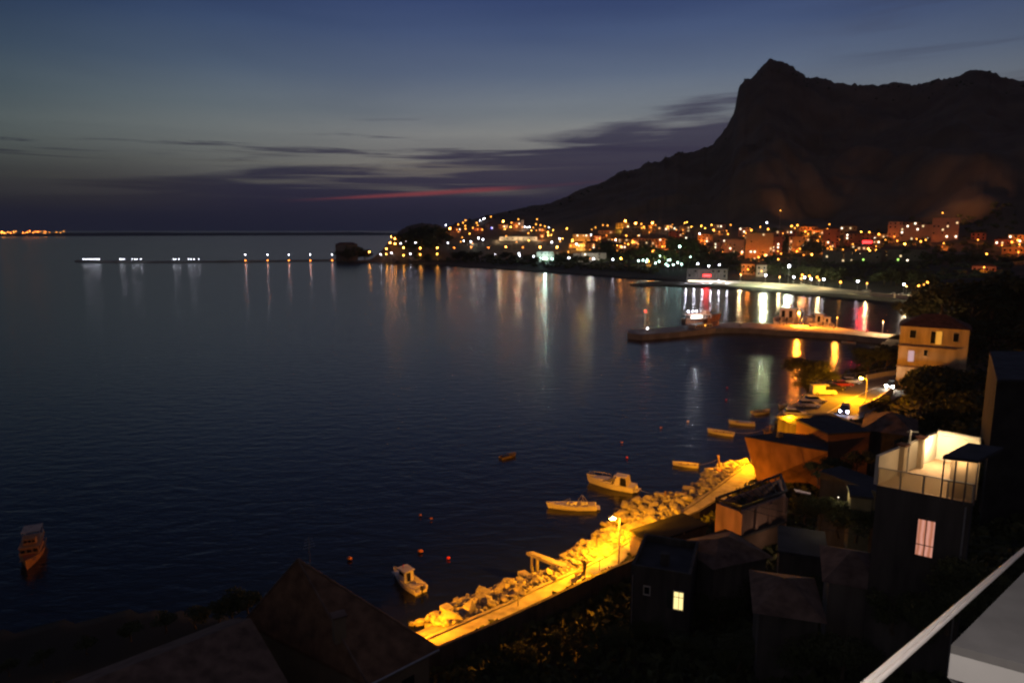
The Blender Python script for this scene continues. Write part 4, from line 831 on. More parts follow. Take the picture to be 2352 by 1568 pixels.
def lamp_near(base, head_px, post_px, label, watt, h=None, spots=()):
    zt = h or above(base, *post_px); e = empty('street_lamp', base, 0, label, 'street lamp'); H = zt - base.z
    MB().tube((0, 0, 0), (0, 0, H), .11, 10, .075).build('pole', mat('pale_pole', (.55, .52, .46), .6, .1, 2), e)
    hp = PD(head_px[0], head_px[1], 0); d = ray(*head_px); t = (zt - .05 - CAMH) / d.z; hp = Vector((0, 0, CAMH)) + d * t; o = hp - Vector(base); o = Vector((o.x, o.y, H)); dd_ = Vector((o.x, o.y, 0)); ln = min(1.2, max(.5, dd_.length)); dd_ = dd_.normalized() * ln
    MB().tube((0, 0, H - .1), (dd_.x * .6, dd_.y * .6, H + .05), .05, 8).build('arm', MATS['pale_pole'], e)
    hd = MB().box((dd_.x, dd_.y, H + .1), (.85, .42, .16), math.atan2(dd_.y, dd_.x), .8).build('lamp_housing', MATS['pale_pole'], e)
    MB().ico((dd_.x, dd_.y, H + .0), .34, 2, (1.15, .8, .55)).build('lamp_glass', EM['sodn'], hd)
    light(e, (dd_.x, dd_.y, H - .42), (1, .335, .003), watt, .18)
    for dv, wt_, sz in spots: light(e, (dd_.x, dd_.y, H - .42), (1, .335, .003), wt_, .18, 'SPOT', Vector(dv).to_track_quat('-Z', 'Y').to_euler(), R(sz), .7)
    return e
pb = PZ(1421, 1293, 3.05)
lamp_near(pb, (1407, 1189), (1420, 1187), 'tall pale street lamp shining orange over the seaside promenade', 1500, spots=[((-.62, .62, -.5), 17000, 130), ((-.62, -.60, -.42), 32000, 66), ((.78, .62, -.13), 7500, 46), ((.50, .84, -.36), 34000, 62)])
rbp = PZ(1988, 922, 4.0)
lamp_near(rbp, (1975, 867), (1987, 869), 'street lamp between the parked cars and the houses on the coast road', 9000, spots=[((-.5, -.1, -.8), 14000, 150)])
wb = PZ(1838, 985, 8.0); e = empty('wall_lamp', (wb.x, wb.y, 7.0), 0, 'glaring twin lamp at roof height below the quay corner', 'lamp')
MB().tube((0, 0, -4), (0, 0, .7), .08, 6).build('pole', steel, e)
MB().ico((0, 0, 1), .55, 2, (1.4, 1, .8)).build('lamp_glass', EM['sodn'], e); MB().ico((1.0, -.2, .7), .32, 2, (.8, 1, 1.1)).build('lamp_glass', EM['sodn'], e); light(e, (-1.2, 1.5, 2.6), (1, .335, .003), 13000, .3)

# ------------------------------------------------------------------ cars
def car_parts(paint, kind='hatch'):
    e = empty('parked_car'); tag(e, 'x', 'car'); L, Wd = (4.1, 1.7) if kind != 'van' else (5.0, 1.9)
    prof = {'hatch': [(-2.0, .35), (-2.03, .75), (-1.95, .95), (1.0, .92), (1.75, .78), (2.0, .62), (2.03, .35)],
            'van': [(-2.45, .35), (-2.5, 1.0), (-2.45, 1.15), (1.6, 1.15), (2.25, .95), (2.45, .7), (2.5, .35)]}['van' if kind == 'van' else 'hatch']
    top = {'hatch': [(-1.95, .95), (-1.6, 1.42), (.0, 1.48), (1.0, .92)], 'van': [(-2.45, 1.15), (-2.4, 2.0), (1.0, 2.05), (1.75, 1.15)]}['van' if kind == 'van' else 'hatch']
    def ext(pr, w0, w1):
        n = len(pr); vs = [(x, -w0 / 2 if z < 1 else -w1 / 2, z) for x, z in pr] + [(x, w0 / 2 if z < 1 else w1 / 2, z) for x, z in pr]
        return MB().add(vs, [tuple(range(n)), tuple(reversed(range(n, 2 * n)))] + [(i, n + i, n + (i + 1) % n, (i + 1) % n) for i in range(n)])
    b = ext(prof, Wd, Wd * .97); b.build('body', paint, e)
    zb = top[0][1]; n = 4; vs = [(x, sgn * (Wd / 2 - .04 - (.2 if i in (1, 2) else 0)), z) for sgn in (-1, 1) for i, (x, z) in enumerate(top)]
    MB().add(vs, [(0, 1, 2, 3), (7, 6, 5, 4), (0, 4, 5, 1), (1, 5, 6, 2), (2, 6, 7, 3), (3, 7, 4, 0)]).build('cabin_glass', glassd, e)
    MB().box(((top[1][0] + top[2][0]) / 2, 0, top[1][1] + .04), (top[2][0] - top[1][0] + .1, Wd - .42, .06)).build('roof', paint, e)
    if kind == 'van': MB().box((-1.2, 0, 1.58), (2.5, Wd - .05, .86)).build('cargo_body', paint, e)
    for sx_ in (-1, 1):
        for sy in (-1, 1):
            w = MB().tube((sx_ * L * .32, sy * (Wd / 2 - .2), .32), (sx_ * L * .32, sy * (Wd / 2 + .01), .32), .32, 14).build('wheel', tyrem, e); MB().tube((sx_ * L * .32, sy * (Wd / 2), .32), (sx_ * L * .32, sy * (Wd / 2 + .02), .32), .19, 10).build('rim', steel, w)
    for sy in (-1, 1):
        MB().box((L / 2 - .06, sy * Wd * .36, .66), (.16, .3, .15)).build('headlight', mat('headlight_glass', (.8, .8, .8), .1, .05, 2), e); MB().box((-L / 2 + .03, sy * Wd * .38, .8), (.1, .22, .16)).build('tail_light', redp, e)
    return e
cw = mat('white_car_paint', (.72, .70, .66), .3, .03, 2, spec=.6); cs = mat('silver_car_paint', (.5, .48, .45), .3, .05, 2, metal=.15); cd_ = mat('dark_car_paint', (.03, .03, .035), .2, .05, 2, spec=.6); cr = mat('red_car_paint', (.35, .03, .02), .3, .05, 2, spec=.6)
def carpos(x, y, ang, z=4.0): p = PZ(x, y, z); return (p.x, p.y, z), ang
a0 = math.atan2(-.45, 2.7)
GC = 'cars parked side by side on the quay'
for x, y, da, m, k, lb in [(1826, 955, 0, cw, 'hatch', 'white hatchback parked broadside, nearest on the quay'), (1858, 934, .12, cs, 'hatch', 'silver car second from the quay corner'), (1872, 924, .14, cw, 'hatch', 'third parked car whose bonnet glares in the lamp light'),
                           (1890, 905, .16, cw, 'van', 'pale van standing behind the parked hatchbacks'), (1917, 895, .2, cd_, 'hatch', 'dark car next beyond the pale van'), (1936, 887, .22, cr, 'hatch', 'reddish car second beyond the pale van'), (1955, 880, .24, cs, 'hatch', 'last parked car of the row near the railing')]:
    e = car_parts(m, k); p, _ = carpos(x, y, 0); put(e, p, a0 + da, 1.0, lb, GC)
p = PZ(2046, 889, 4); e = car_parts(cd_); put(e, p, math.atan2(-p.y, -p.x - 25), 1, 'oncoming car with dazzling headlights at the far end of the road'); e.name = 'moving_car'
for sy in (-1, 1): MB().ico((2.12, sy * .62, .68), .26, 1).build('headlight_lens', mat('headlight_glare', (1, .92, .75), emit=130), e)
light(e, (3.2, 0, .6), (1, .9, .72), 260, .3)
p = PZ(1940, 946, 4); e = car_parts(cd_); put(e, p, math.atan2(-p.y, -p.x - 12), 1, 'dark car with bluish white headlights half hidden by the roofs'); e.name = 'moving_car'
for sy in (-1, 1): MB().ico((2.12, sy * .62, .68), .2, 1).build('headlight_lens', mat('headlight_glare_blue', (.72, .70, 1), emit=70), e)
for i, (x, y) in enumerate([(2052, 676), (2070, 677), (2088, 679), (1838, 655), (1990, 668)]):
    e = car_parts(cw); p = PZ(x, y - 1, 1.3); put(e, (p.x, p.y, tz(p.x, p.y)), 1.2 + i * .3, 1.15, 'pale car parked behind the beach sea wall', 'cars behind the beach')

# ------------------------------------------------------------------ promenade
outer = [(1005, 1458), (1085, 1423), (1162, 1390), (1232, 1354), (1323, 1314), (1400, 1276), (1450, 1241), (1528, 1201), (1606, 1150), (1723, 1063)]
inner = [(1748, 1085), (1701, 1124), (1647, 1156), (1602, 1184), (1526, 1216), (1469, 1247), (1421, 1296), (1344, 1328), (1189, 1402), (1092, 1446), (1019, 1477)]
po = [PZ(x, y, 3) for x, y in outer]; pi_ = [PZ(x, y, 3) for x, y in inner]
ext0 = po[0] + (po[0] - po[1]).normalized() * 8; ext1 = pi_[-1] + (pi_[-1] - pi_[-2]).normalized() * 8
po = [ext0] + po; pi_ = pi_ + [ext1]
prom_m = mat('promenade_concrete', (.38, .35, .30), .85, .34, .9, bump=.03)
mb = MB(); mb.prism([(p.x, p.y) for p in po + pi_], 1.6, 3.0); tag(mb.build('promenade', prom_m), kind='structure')
mb = MB(); pk = [p + Vector((0, 0, 0)) for p in po]
for a, b in zip(pk, pk[1:]):
    d = (b - a).normalized(); nn = Vector((-d.y, d.x, 0)); mb.prism([(a - nn * .02)[:2], (b - nn * .02)[:2], (b + nn * .33)[:2], (a + nn * .33)[:2]], 0.5, 3.16)
tag(mb.build('promenade_kerb', concrete), 'raised concrete edge between the promenade and the boulders', 'kerb')
# garden wall on the landward side, dark towards the houses
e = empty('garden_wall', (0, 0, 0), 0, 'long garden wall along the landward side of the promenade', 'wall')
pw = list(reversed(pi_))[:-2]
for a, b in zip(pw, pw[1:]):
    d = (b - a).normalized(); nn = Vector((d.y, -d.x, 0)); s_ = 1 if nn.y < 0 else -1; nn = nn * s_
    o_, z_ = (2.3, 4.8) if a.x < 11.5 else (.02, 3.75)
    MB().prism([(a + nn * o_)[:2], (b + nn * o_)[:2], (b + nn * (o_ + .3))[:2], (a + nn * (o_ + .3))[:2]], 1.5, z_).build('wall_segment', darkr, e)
# boulders
rr = random.Random(31); BM = [MB().ico((0, 0, 0), 1, 1 + i % 2, (1, .8, .75), .55, i).mesh('boulder', rockm) for i in range(10)]
segs = list(zip(po, po[1:])); tot = [(b - a).length for a, b in segs]; nb = 0
hand = [(1133, 1357, .75), (1137, 1366, .55), (1128, 1364, .45), (990, 1430, .7), (985, 1436, .55), (1052, 1382, .7), (1075, 1385, .95), (1088, 1383, .85)]
def boulder(p, q):
    o = bpy.data.objects.new('boulder', rr.choice(BM)); S.collection.objects.link(o); o.location = p; o.scale = (q * rr.uniform(.8, 1.3), q, q * rr.uniform(.7, 1.05)); o.rotation_euler = (rr.random() * .6, rr.random() * .6, rr.random() * 6.28)
    tag(o, 'pale rough boulder in the rubble bank between the promenade and the water', 'boulder', 'boulders of the rubble bank')
for x, y, q in hand: boulder(PZ(x, y, .3), q)
for k in range(292):
    i = rr.choices(range(len(segs)), tot)[0]; a, b = segs[i]; t = rr.random(); p = a.lerp(b, t); d = (b - a).normalized(); nn = Vector((-d.y, d.x, 0)); u = rr.random() ** 1.15
    w = 4.6 + 3.0 * (vnoise(p.x + p.y, 0, 9, 3) + .5) + (2.5 if 18 < p.x < 26 else 0)
    if proj(p + nn * 3)[0] < 992: continue
    off = .5 + u * w; z = 3.0 - 3.0 * u ** 1.8 + rr.uniform(-.2, .35); boulder(p + nn * off + Vector((0, 0, z - 3)), rr.choice([.3, .42, .55, .7, .95, .4]))
rub = MB()
for k in range(3600):
    i = rr.choices(range(len(segs)), tot)[0]; a, b = segs[i]; t = rr.random(); p = a.lerp(b, t); d = (b - a).normalized(); nn = Vector((-d.y, d.x, 0)); u = rr.random()
    if proj(p + nn * 3)[0] < 992: continue
    w = 4.6 + 3.0 * (vnoise(p.x + p.y, 0, 9, 3) + .5) + (2.5 if 18 < p.x < 26 else 0); off = .4 + u * w; q = rr.uniform(.12, .34); rub.ico((p.x + nn.x * off, p.y + nn.y * off, 3.0 - 3.0 * u ** 1.8 + rr.uniform(-.2, .3)), q, 1, (1.2, 1, .8), .6, k)
tag(rub.build('rubble', rockm), 'small broken stones filling the gaps between the boulders', 'rubble', kind='stuff')
# bank under the stones
bkm = MB()
for a, b in segs:
    d = (b - a).normalized(); nn = Vector((-d.y, d.x, 0)); pr_ = ((.3, -.15), (2.2, -.7), (4.0, -1.7), (6.2, -3.5)); bkm.add([q + nn * o_ + Vector((0, 0, z_)) for q in (a, b) for o_, z_ in pr_], [(i, 4 + i, 5 + i, 1 + i) for i in range(3)])
tag(bkm.build('shingle_bank', rockm), kind='structure')
# jetties and slabs
def slab(name, pts, z, th, label, cat, m=concrete, legs=True):
    P = [PZ(x, y, z) for x, y in pts]; e = empty(name, (0, 0, 0), 0, label, cat); MB().prism([(p.x, p.y) for p in P], z - th, z).build('deck', m, e)
    c = sum(P, Vector()) / len(P)
    if legs:
        for k in (0, 1): p = P[k].lerp(c, .25); MB().tube((p.x, p.y, -1.5), (p.x, p.y, z - th), .16, 8).build('leg', m, e)
    return e
slab('bathing_jetty', [(1209, 1266), (1225, 1265), (1315, 1297), (1305, 1306)], 2.9, .35, 'longer narrow concrete jetty reaching over the boulders', 'jetty')
slab('bathing_jetty', [(1189, 1310), (1205, 1307), (1234, 1325), (1222, 1333)], 2.8, .4, 'short concrete jetty beside the longer one', 'jetty')
slab('bathing_jetty', [(1502, 1130), (1508, 1128), (1545, 1137), (1585, 1146), (1580, 1152), (1540, 1143)], 2.5, .3, 'narrow jetty with a post right of the cabin cruiser', 'jetty')
slab('bathing_jetty', [(1618, 1074), (1630, 1072), (1668, 1076), (1660, 1083)], 2.2, .3, 'dark low jetty beside the tall leaning post', 'jetty')
slab('concrete_block', [(1010, 1389), (1028, 1382), (1042, 1393), (1024, 1400)], 3.2, 1.6, 'square concrete block tipped at the left end of the rubble bank', 'block', legs=False)
slab('mooring_platform', [(1750, 983), (1790, 984), (1806, 992), (1760, 992)], 1.4, .3, 'small landing stage with a cross-shaped post below the quay corner', 'platform', wood)
def post(x, yb, yt, z, r, label, m=wood, name='wooden_post', arm=False, lean=(0, 0)):
    p = PZ(x, yb, z); H = above(p, x, yt) - z; e = empty(name, p, 0, label, 'post'); MB().tube((0, 0, -.8), (lean[0], lean[1], H), r, 8).build('pole', m, e)
    if arm: MB().box((0, 0, H * .7), (1.6, .12, .12)).build('crossbar', m, e)
post(1528, 1137, 1127, 2.5, .14, 'short post standing on the jetty right of the cabin cruiser')
post(1655, 1078, 1044, 1.8, .15, 'tall leaning post by the dark low jetty', lean=(-.5, 0))
post(1768, 990, 974, 1.4, .14, 'cross-shaped post on the landing stage', arm=True)
post(1190, 1390, 1353, 3, .06, 'thin steel post at the lower part of the promenade', steel, 'steel_post')
post(1377, 1308, 1283, 3, .05, 'thin steel post near the person on the promenade', steel, 'steel_post')
e = empty('plastic_crate', PZ(1655, 1084, 2.3), .5, 'orange plastic crate on the boulders near the top of the promenade', 'crate'); MB().box((0, 0, .25), (1.0, .7, .5), 0, 1.1).build('crate_body', orangep, e)
e = empty('plastic_crate', PZ(1646, 1122, 2.3), 1.1, 'brighter orange crate right on the edge of the promenade', 'crate'); MB().box((0, 0, .3), (1.1, .8, .6), 0, 1.1).build('crate_body', orangep, e)

# person: one continuous skinned body
def person(loc, rz, label):
    V = {'pel': (0, 0, .95, .13), 'wst': (0, 0, 1.12, .12), 'chs': (0, 0, 1.32, .15), 'nek': (0, 0, 1.50, .055), 'hd': (0, .01, 1.60, .085), 'hd2': (0, .0, 1.70, .08)}
    E_ = [('pel', 'wst'), ('wst', 'chs'), ('chs', 'nek'), ('nek', 'hd'), ('hd', 'hd2')]
    for sd, n in ((-1, 'l'), (1, 'r')):
        V.update({n + 'hip': (sd * .10, 0, .88, .095), n + 'kne': (sd * .11, .03, .49, .065), n + 'ank': (sd * .11, -.01, .09, .042), n + 'toe': (sd * .13, .16, .04, .038),
                  n + 'sho': (sd * .18, 0, 1.42, .06), n + 'elb': (sd * .25, -.03, 1.14, .044), n + 'wri': (sd * .26, .06, .90, .028), n + 'pal': (sd * .26, .08, .83, .030)})
        E_ += [('pel', n + 'hip'), (n + 'hip', n + 'kne'), (n + 'kne', n + 'ank'), (n + 'ank', n + 'toe'), ('chs', n + 'sho'), (n + 'sho', n + 'elb'), (n + 'elb', n + 'wri'), (n + 'wri', n + 'pal')]
        for f in range(4):
            V[n + 'f%d' % f] = (sd * .26, .05 + f * .022, .78, .009); V[n + 'g%d' % f] = (sd * .255, .06 + f * .02, .745 - (.01 if f in (1, 2) else 0), .008); E_ += [(n + 'pal', n + 'f%d' % f), (n + 'f%d' % f, n + 'g%d' % f)]
        V[n + 't'] = (sd * .25, .125, .80, .010); E_.append((n + 'pal', n + 't'))
    ks = list(V); me = bpy.data.meshes.new('body'); me.from_pydata([V[k][:3] for k in ks], [(ks.index(a), ks.index(b)) for a, b in E_], [])
    o = bpy.data.objects.new('person', me); S.collection.objects.link(o); o.location = loc; o.rotation_euler = (0, 0, rz)
    o.modifiers.new('skin', 'SKIN'); 
    if not me.skin_vertices: me.attributes.new('x', 'FLOAT', 'POINT')
    for i, k in enumerate(ks):
        sv = me.skin_vertices[0].data[i]; sv.radius = (V[k][3], V[k][3]); sv.use_root = (k == 'pel')
    sb = o.modifiers.new('sub', 'SUBSURF'); sb.levels = sb.render_levels = 1
    me.materials.append(mat('dark_clothing', (.03, .03, .05), .9, .2, 4)); tag(o, label, 'person')
    MB().ico((0, -.02, 1.70), .105, 2, (1, 1.1, .85)).build('hair', darkm, o)
    hd = MB().ico((0, .065, 1.63), .062, 2, (.9, .6, 1.2)); hd.ico((0, .108, 1.62), .016, 1, (.8, 1, 1.3)); hd.build('face', mat('skin_tone', (.45, .28, .2), .7, .1, 4), o)
    return o
pp = PZ(1342, 1322, 3.0)
try: person(pp, 2.2, 'lone person in dark clothes standing on the lit promenade')
except Exception as ex: print('PERSON', ex)
e = empty('bench', PZ(1331, 1322, 3.0), .7, 'low bench on the promenade beside the standing person', 'bench'); MB().box((0, 0, .45), (1.3, .4, .06)).build('seat', wood, e)
for s_ in (-1, 1): MB().box((s_ * .5, 0, .21), (.08, .36, .42)).build('leg', steel, e)

# ------------------------------------------------------------------ near houses
def face_house(name, tl, tr, zt, zb, depth, wall, label, cat='house', roof='flat', over=.25, roofm=flatr, rh=1.8):
    a, b = PZ(*tl, zt), PZ(*tr, zt); d = (b - a); d.z = 0; w = d.length; d.normalize(); nn = Vector((-d.y, d.x, 0))
    if nn.dot(Vector((a.x, a.y, 0))) < 0: nn = -nn
    e = empty(name, (a.x, a.y, zb), math.atan2(d.y, d.x), label, cat); sg_ = 1 if nn.dot(Vector((-d.y, d.x, 0))) > 0 else -1; H = zt - zb
    MB().box((w / 2, sg_ * depth / 2, H / 2), (w, depth, H)).build('wall', wall, e)
    if roof == 'flat': MB().box((w / 2, sg_ * depth / 2, H + .12), (w + over, depth + over, .22)).build('roof', roofm, e)
    if roof == 'parapet':
        MB().box((w / 2, sg_ * depth / 2, H + .04), (w - .5, depth - .5, .06)).build('roof', roofm, e); mb = MB()
        for c, q in (((w / 2, sg_ * .12, H + .35), (w + .05, .25, .7)), ((w / 2, sg_ * (depth - .12), H + .35), (w + .05, .25, .7)), ((.12, sg_ * depth / 2, H + .35), (.25, depth - .5, .7)), ((w - .12, sg_ * depth / 2, H + .35), (.25, depth - .5, .7))): mb.box(c, q)
        mb.build('parapet', wall, e)
    if roof == 'hip':
        o = .45; y0, y1 = (-o, depth + o) if sg_ > 0 else (-depth - o, o); q = min(w, depth) * .48; yc = (y0 + y1) / 2
        MB().add([(-o, y0, H), (w + o, y0, H), (w + o, y1, H), (-o, y1, H), (q, yc, H + rh), (max(q + .1, w - q), yc, H + rh)], [(0, 1, 5, 4), (1, 2, 5), (2, 3, 4, 5), (3, 0, 4), (3, 2, 1, 0)]).build('roof', roofm, e)
    e['w'] = w; e['sg'] = sg_; return e
def win_on(e, x, z, w, h, m, frame=True, nm='window', shutter=0):
    o = MB().box((x, -.03 * e['sg'], z), (w, .05, h)).build(nm, m, e)
    if frame:
        f = MB()
        for c, q in (((x, 0, z + h / 2 + .04), (w + .16, .16, .08)), ((x, 0, z - h / 2 - .04), (w + .16, .2, .08)), ((x - w / 2 - .04, 0, z), (.08, .16, h)), ((x + w / 2 + .04, 0, z), (.08, .16, h))): f.box((c[0], -.06 * e['sg'], c[2]), q)
        f.build('frame', cream, o)
    if shutter: MB().box((x + shutter * (w / 2 + .3), -.08 * e['sg'], z), (.5, .06, h)).build('shutter', shut, e)
    return o
# house with the yellow lit window
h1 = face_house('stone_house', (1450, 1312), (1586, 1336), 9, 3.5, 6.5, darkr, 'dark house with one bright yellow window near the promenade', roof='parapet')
def local_on(e, x, y):
    """where the sight line meets the house front: distance along it and height"""
    a = Vector(e.location); t = e.rotation_euler.z; d = Vector((math.cos(t), math.sin(t), 0)); nn = Vector((-d.y, d.x, 0)); r = ray(x, y); o = Vector((0, 0, CAMH)); k = (a - o).dot(nn) / r.dot(nn); p = o + r * k
    return (p - a).dot(d), p.z - a.z
def win_px(e, x0, y0, x1, y1, m, **k):
    u0, z0 = local_on(e, x0, (y0 * .6 + y1 * .4)); u1, z1 = local_on(e, x1, (y0 * .4 + y1 * .6)); _, zt = local_on(e, (x0 + x1) / 2, y0); _, zb = local_on(e, (x0 + x1) / 2, y1)
    return win_on(e, (u0 + u1) / 2, (zt + zb) / 2, abs(u1 - u0), abs(zt - zb), m, **k)
wy = mat('yellow_lit_pane', (1, .80, .32), emit=1.35); win_px(h1, 1548, 1357, 1569, 1397, wy, shutter=-1); win_px(h1, 1480, 1345, 1492, 1362, glassd)
# low buildings edging the promenade
h2 = face_house('boat_shed', (1500, 1247), (1622, 1206), 5.6, 2.5, 3.4, darkr, 'flat dark shed roof right against the promenade wall', cat='shed', roof='flat', roofm=mat('shaded_felt', (.010, .010, .012), .95, .3, 1))  # shade outside the lamp beam is put into this roof colour
h2b = face_house('boat_shed', (1492, 1254), (1535, 1240), 5.2, 2.5, 3.0, mat('faded_purple_render', (.22, .17, .17), .9, .2, .6), 'low shed with a pale corner below the promenade lamp', cat='shed', roof='flat', roofm=mat('faded_felt', (.13, .10, .11), .9, .2, .6))
e = empty('roof_grille', (0, 0, 0), 0, 'small orange-lit slatted hatch beside the flat shed roof', 'hatch'); a, b, c = PZ(1535, 1212, 5.7), PZ(1572, 1224, 5.7), PZ(1576, 1217, 5.7); d_ = a + (c - b)
MB().prism([a[:2], b[:2], c[:2], d_[:2]], 5.6, 5.75).build('slats', wood, e)
pale = mat('pale_pier_render', (.55, .50, .40), .85, .1, 1)
e = empty('gate_pillar', PZ(1489, 1296, 3.2), 0, 'pale square gate pillar catching the lamp light below the bushes', 'pillar'); MB().box((0, 0, 1.0), (.5, .5, 2.6)).build('shaft', pale, e); MB().box((0, 0, 2.4), (.7, .7, .15)).build('cap', pale, e)
# roof terrace with pergola
T = [PZ(1645, 1151, 8.5), PZ(1700, 1172, 8.5), PZ(1806, 1134, 8.5), PZ(1792, 1096, 8.5)]
e = empty('terrace_house', (0, 0, 0), 0, 'pinkish house with pilasters under a dark roof terrace pergola', 'house'); pk_ = mat('pinkish_render', (.40, .26, .20), .9, .3, 1, streak=.2)
MB().prism([p[:2] for p in T], 3, 7.3).build('wall', pk_, e); cT = sum(T, Vector()) / 4
for i in range(4):
    a, b = T[i], T[(i + 1) % 4]; d = (b - a).normalized(); nn = Vector((-d.y, d.x, 0)); nn = nn if nn.dot(cT - a) > 0 else -nn
    MB().prism([a[:2], b[:2], (b + nn * .3)[:2], (a + nn * .3)[:2]], 7.3, 8.35 if i != 2 else 8.3).build('parapet', pk_, e)
a, b = T[1], T[2]; d = (b - a).normalized(); nn = Vector((d.y, -d.x, 0)); nn = nn if nn.dot(cT - a) < 0 else -nn
for t in (.03, .33, .63, .97):
    p = a.lerp(b, t) + nn * .13; MB().box((p.x, p.y, 5.6), (.45, .3, 5.2), math.atan2(d.y, d.x)).build('pilaster', pk_, e)
MB().prism([p.lerp(cT, .12)[:2] for p in T], 7.32, 7.4).build('terrace_floor', flatr, e)
pg = empty('pergola', (0, 0, 0), 0, 'dark timber pergola frame on the pinkish house beside the orange wall', 'pergola')
for i in range(4):
    a, b = T[i], T[(i + 1) % 4]; dd_ = (b - a).normalized(); MB().tube((a + Vector((0, 0, .4))), (b + Vector((0, 0, .4))), .16, 6).build('beam', darkm, pg); MB().tube(a - Vector((0, 0, .1)), a + Vector((0, 0, .5)), .1, 6).build('post', darkm, pg)
for k in range(1, 9):
    a = T[0].lerp(T[3], k / 9) + Vector((0, 0, .55)); b = T[1].lerp(T[2], k / 9) + Vector((0, 0, .55)); MB().tube(a, b, .07, 5).build('rafter', darkm, pg)
rr = random.Random(77)
for k in range(5):
    p = cT + Vector((rr.uniform(-2.2, 2.2), rr.uniform(-1.6, 1.6), 0)); tree((p.x, p.y, 7.4), 1.2, 'bush', 'potted shrub standing on the roof terrace under the pergola', 'potted shrubs on the roof terrace')
# orange-lit tall wall building
oc = mat('ochre_plaster_wall', (.32, .16, .08), .9, .35, .9, streak=.12); TL, TR_, BL, BR = PZ(1710, 1003, 10), PZ(1901, 1037, 10), PZ(1740, 1106, 3), PZ(1899, 1112, 3)
BK = [PZ(1905, 1003, 10), PZ(1788, 993, 10)]; e = empty('waterfront_house', (0, 0, 0), 0, 'windowless orange-lit house rising above the end of the promenade', 'house')
MB().add([BL, BR, BK[0] - Vector((0, 0, 7)), BK[1] - Vector((0, 0, 7)), TL, TR_, BK[0], BK[1]], [(0, 1, 5, 4), (1, 2, 6, 5), (2, 3, 7, 6), (3, 0, 4, 7), (4, 5, 6, 7), (3, 2, 1, 0)]).build('wall', oc, e)
up_ = Vector((0, 0, .12)); MB().add([q + up_ * k for k in (.02, 1) for q in (TL, TR_, BK[0], BK[1])], [(4, 5, 6, 7), (0, 1, 5, 4), (1, 2, 6, 5), (2, 3, 7, 6), (3, 0, 4, 7)]).build('roof', flatr, e)
c_ = TL.lerp(TR_, .45).lerp(BK[1], .45); MB().box((c_.x, c_.y, 10.5), (.7, .5, .8), .4).build('chimney', plasterd, e)
light(e, (35.2, 98.5, 6.5), (1, .335, .003), 9000, .2)
face_house('annex_house', (1902, 998), (1998, 992), 11.3, 3.5, 7, mat('brown_render', (.20, .10, .065), .9, .15, .5), 'dim brown block behind the orange-lit house', roof='flat')
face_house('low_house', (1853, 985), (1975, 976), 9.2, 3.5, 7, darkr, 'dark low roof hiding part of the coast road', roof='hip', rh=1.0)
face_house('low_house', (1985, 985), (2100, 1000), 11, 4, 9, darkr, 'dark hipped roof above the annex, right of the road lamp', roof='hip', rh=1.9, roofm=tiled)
# three-storey house by the road
h3 = face_house('corner_house', (2069, 747), (2228, 757), 17.5, 3.6, 9, mat('apricot_render', (.44, .34, .22), .9, .3, .7, streak=.2), 'three-storey house with a dark red hip roof at the end of the road', roof='hip', rh=2.5, roofm=tile)
for a in ((2090, 757, 2104, 775), (2190, 764, 2202, 784), (2122, 803, 2130, 816)): win_px(h3, *a, glassd)
win_px(h3, 2138, 760, 2148, 788, glassd); win_px(h3, 2150, 760, 2163, 790, mat('orange_lit_door', (1, .42, .05), emit=.75), nm='lit_door'); win_px(h3, 2086, 804, 2099, 829, mat('pink_lit_pane', (1, .62, .66), emit=.55)); win_px(h3, 2083, 851, 2093, 878, glassd, nm='door')
for y in (791, 838):
    u, z = local_on(h3, 2069, y); MB().box((h3['w'] * .42, -.6 * h3['sg'], z), (h3['w'] * .86, 1.2, .2)).build('balcony_slab', mat('balcony_concrete', (.30, .20, .12), .9, .1, 1), h3)
# roadside wall and plants
g = [PZ(1974, 946, 4), PZ(2008, 930, 4), PZ(2050, 903, 4)]; mb = MB()
for a, b in zip(g, g[1:]): d = (b - a).normalized(); nn = Vector((-d.y, d.x, 0)) * .15; mb.prism([(a - nn)[:2], (b - nn)[:2], (b + nn)[:2], (a + nn)[:2]], 3, 5.3)
tag(mb.build('roadside_wall', cream), 'pale lit garden wall under the road lamp', 'wall')
for x, y, h in [(2012, 934, 2.2), (2025, 928, 2.4), (2038, 922, 2.0), (1992, 938, 1.8)]:
    p = PZ(x, y, 4); tree(p, h, 'bush', 'yellow-lit garden shrub beside the roadside wall', 'shrubs by the roadside wall')

# trees by the quay
def near_tree(x, yb, yt, zb, kind, label, group=None, wide=1.0): p = PZ(x, yb, zb); return tree(p, above(p, x, yt) - zb, kind, label, group, wide)
near_tree(1858, 902, 808, 3.2, 'near', 'large dark tree standing at the water behind the parked cars', None, 1.45)
near_tree(1884, 898, 828, 3.2, 'near', 'second dark tree close to the right of the large one at the quay', None, 1.3)
near_tree(1838, 905, 868, 3.2, 'mid', 'small dark tree at the quay edge left of the large one', None, 1.2)
near_tree(1990, 862, 782, 3.2, 'near', 'broad orange-lit tree between the railing and the three-storey house', 'orange lit trees by the railing', 1.35)
near_tree(2035, 858, 790, 3.2, 'mid', 'orange-lit tree touching the three-storey house', 'orange lit trees by the railing', 1.1)
rr = random.Random(41)
for i in range(60):
    x = rr.uniform(2110, 2460); y0 = rr.uniform(640, 800); r = rr.uniform(190, 330); d = ray(x, 700); hn = math.hypot(d.x, d.y); px_, py_ = d.x / hn * r, d.y / hn * r; z = tz(px_, py_)
    if z < 2.5: continue
    tree((px_, py_, z - .3), rr.uniform(7, 11), 'mid', 'black tree on the dark slope at the right above the three-storey house', 'trees on the dark right slope', 1.1)
